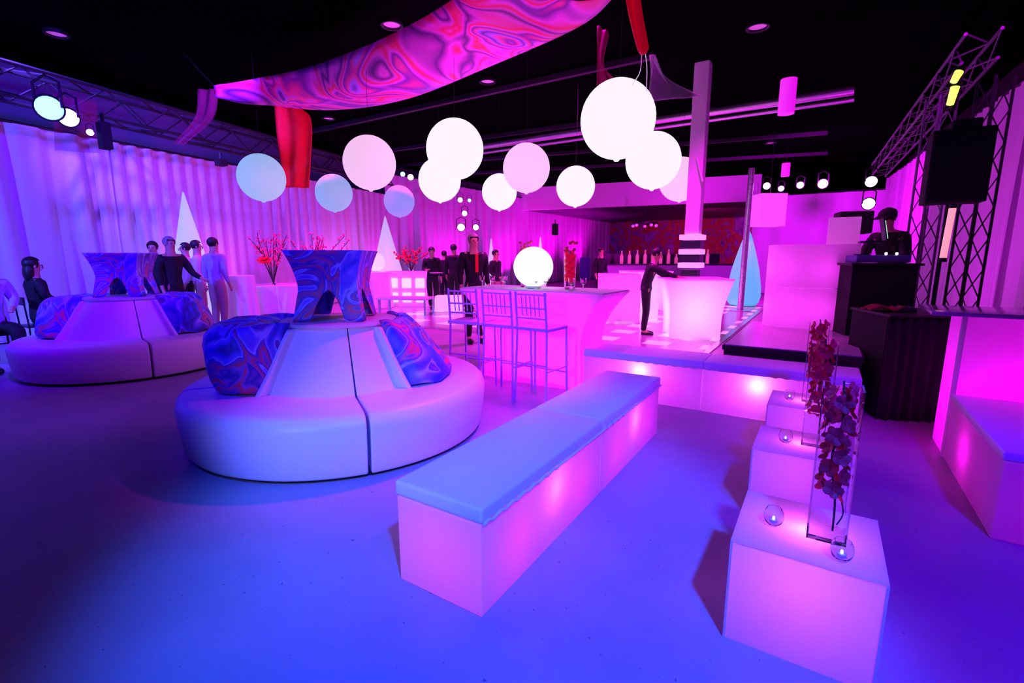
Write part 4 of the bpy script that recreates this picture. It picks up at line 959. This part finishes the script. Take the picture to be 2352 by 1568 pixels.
# dj
q = atY(2062, 472, 6.3)
person((q.x, 6.3, .28), R(-62), 'disc jockey in black wearing a cap, leaning over the controller', h=1.78, top='suit', legs='suit', cap=True, pose={'uchest': (0, -.1, 1.38), 'chest': (0, -.06, 1.26), 'shL': (-.165, -.1, 1.4), 'shR': (.165, -.1, 1.4), 'neck': (0, -.14, 1.47), 'skull0': (0, -.18, 1.53), 'skull': (0, -.2, 1.62), 'skull1': (0, -.2, 1.67), 'elL': (-.24, -.2, 1.15), 'wrL': (-.2, -.42, 1.08), 'paL': (-.2, -.5, 1.07), 'elR': (.24, -.2, 1.15), 'wrR': (.2, -.4, 1.1), 'paR': (.2, -.48, 1.09)})
t = thing('serving_tray', 'small pale tray carried by the waiter near the cube bar', 'tray', atY(1003, 627, 12.85)); MB().lathe([(0, 0), (.17, 0), (.18, .02), (.165, .01), (0, .008)], seg=24).build('dish', M['chrome'], t)
t = thing('light_cube', 'low glowing white cube seat behind the pair of dark guests', 'seat', at(1032, 715)); MB().box((0, 0, .22), (.7, .5, .42), bevel=.02).build('body', glow('lit cube seat pink', (1, .45, 1), .7), t)

# ------------------------------------------------------------------ lights
light('SPOT', (.9, -1.6, 4.6), (.006, .065, 1), 4200, (-.1, 2.2, 0), .14, 35, .55)          # azure pool on the floor
light('SPOT', (-2.4, -1.8, 2.3), (.36, .36, 1), 520, (-.75, 2.8, .6), .3, 31, .7)              # soft front wash, added as fill for the upright faces
light('SPOT', (1.5, -.9, 4.7), (.045, .0, 1), 2000, (1.1, 2.6, 0), .15, 50, .7)
light('SPOT', (-2.6, .2, 4.6), (.02, 0, 1), 900, (-1.45, 4.1, 1.1), .1, 40, .7)
light('SPOT', (1.1, 4.9, 4.3), (1, 0, 1), 620, (-.6, 4.15, .3), .15, 42, .7)
light('SPOT', (-3.2, 3.4, 4.6), (.085, 0, 1), 2600, (-9.0, 7.5, 2.0), .12, 90, .7)
light('SPOT', (-7.9, 2.4, 3.2), (.06, .085, 1), 2300, (-8.0, 9.5, 1.6), .04, 80, .7)
light('SPOT', (-7.2, 7.2, 4.6), (.13, .05, 1), 1300, (-6.6, 13.0, 1.6), .04, 80, .8)
light('SPOT', (-4.0, 7.5, 4.6), (.22, .03, 1), 500, (-7.4, 12.0, 2.0), .15, 80, .8)
for (x, y, e) in ((-6.9, 11.2, 90), (-6.3, 12.8, 260), (-5.4, 14.8, 260), (-4.5, 17, 260), (-2.0, 20, 500), (.2, 23.5, 600), (2.4, 26.5, 700), (4.5, 29.5, 700)):
    light('SPOT', (x+.3, y-.1, .15), (1, 0 if y > 16 else .07, .9), e, (x-.35, y+.25, 3.2), .08, 110, .8)
for (x, y, e, z) in ((1.0, 9.5, 1700, 4.8), (3.0, 12, 1700, 4.8), (-2.5, 13, 1700, 4.8), (5, 15, 1700, 4.8), (1.5, 18, 2400, 4.8), (.6, 6.4, 500, 4.8), (3.2, 8.0, 600, 4.8), (-4.5, 11, 700, 4.8)):
    light('SPOT', (x, y, z), (1, 0, .95), e, (x+.2, y+.3, 0), .25, 105, .8)
light('SPOT', (2.4, 2.2, 4.6), (.45, 0, 1), 120, (2.6, 3.8, 0), .2, 80, .8)
light('SPOT', (-2.2, 4.2, 4.7), (.25, 0, 1), 420, (-5.0, 6.2, 0), .2, 70, .8)
light('SPOT', (4.0, 4.2, 4.3), (.72, 0, 1), 230, (7.8, 7.8, 2.6), .1, 90, .8)
light('SPOT', (5.6, 8.4, .3), (.85, 0, 1), 160, (8.6, 9.6, 3), .1, 120, .8)
light('SPOT', (7.5, 12, 3.5), (.8, 0, 1), 2200, (10, 16.5, 2), .2, 110, .8)
light('SPOT', (1.4, 6.5, 1.6), (1, .0, .95), 900, (-1.2, 8.3, 4.2), .3, 80, .8)     # lifts the hung swirl fabric
light('SPOT', (-.6, 3.4, 2.0), (1, .02, .6), 260, (0.2, 6.2, 4.3), .2, 80, .8)
light('SPOT', (-2.8, 6.2, 1.4), (1, .0, .5), 120, (-4.2, 9.2, 3.6), .2, 60, .8)
light('SPOT', (9, 24, 3.0), (1, .02, .35), 700, (14, 30, 1.8), .2, 110, .8)  # unseen spot added to brighten the mural wall
light('SPOT', (12, 22, 3.0), (.3, 0, 1), 1200, (17, 27, 2.4), .2, 90, .8)
light('SPOT', (6, 16, 2.0), (1, 0, .95), 900, (5, 21, 4.3), .2, 90, .8)
w = bpy.data.worlds.new('world'); S.world = w; w.use_nodes = True
w.node_tree.nodes['Background'].inputs[0].default_value = (.03, .0, .10, 1); w.node_tree.nodes['Background'].inputs[1].default_value = .1
S.view_settings.view_transform = 'Standard'; S.view_settings.look = 'None'; S.view_settings.exposure = 0; S.view_settings.gamma = 1
S.view_settings.use_curve_mapping = False
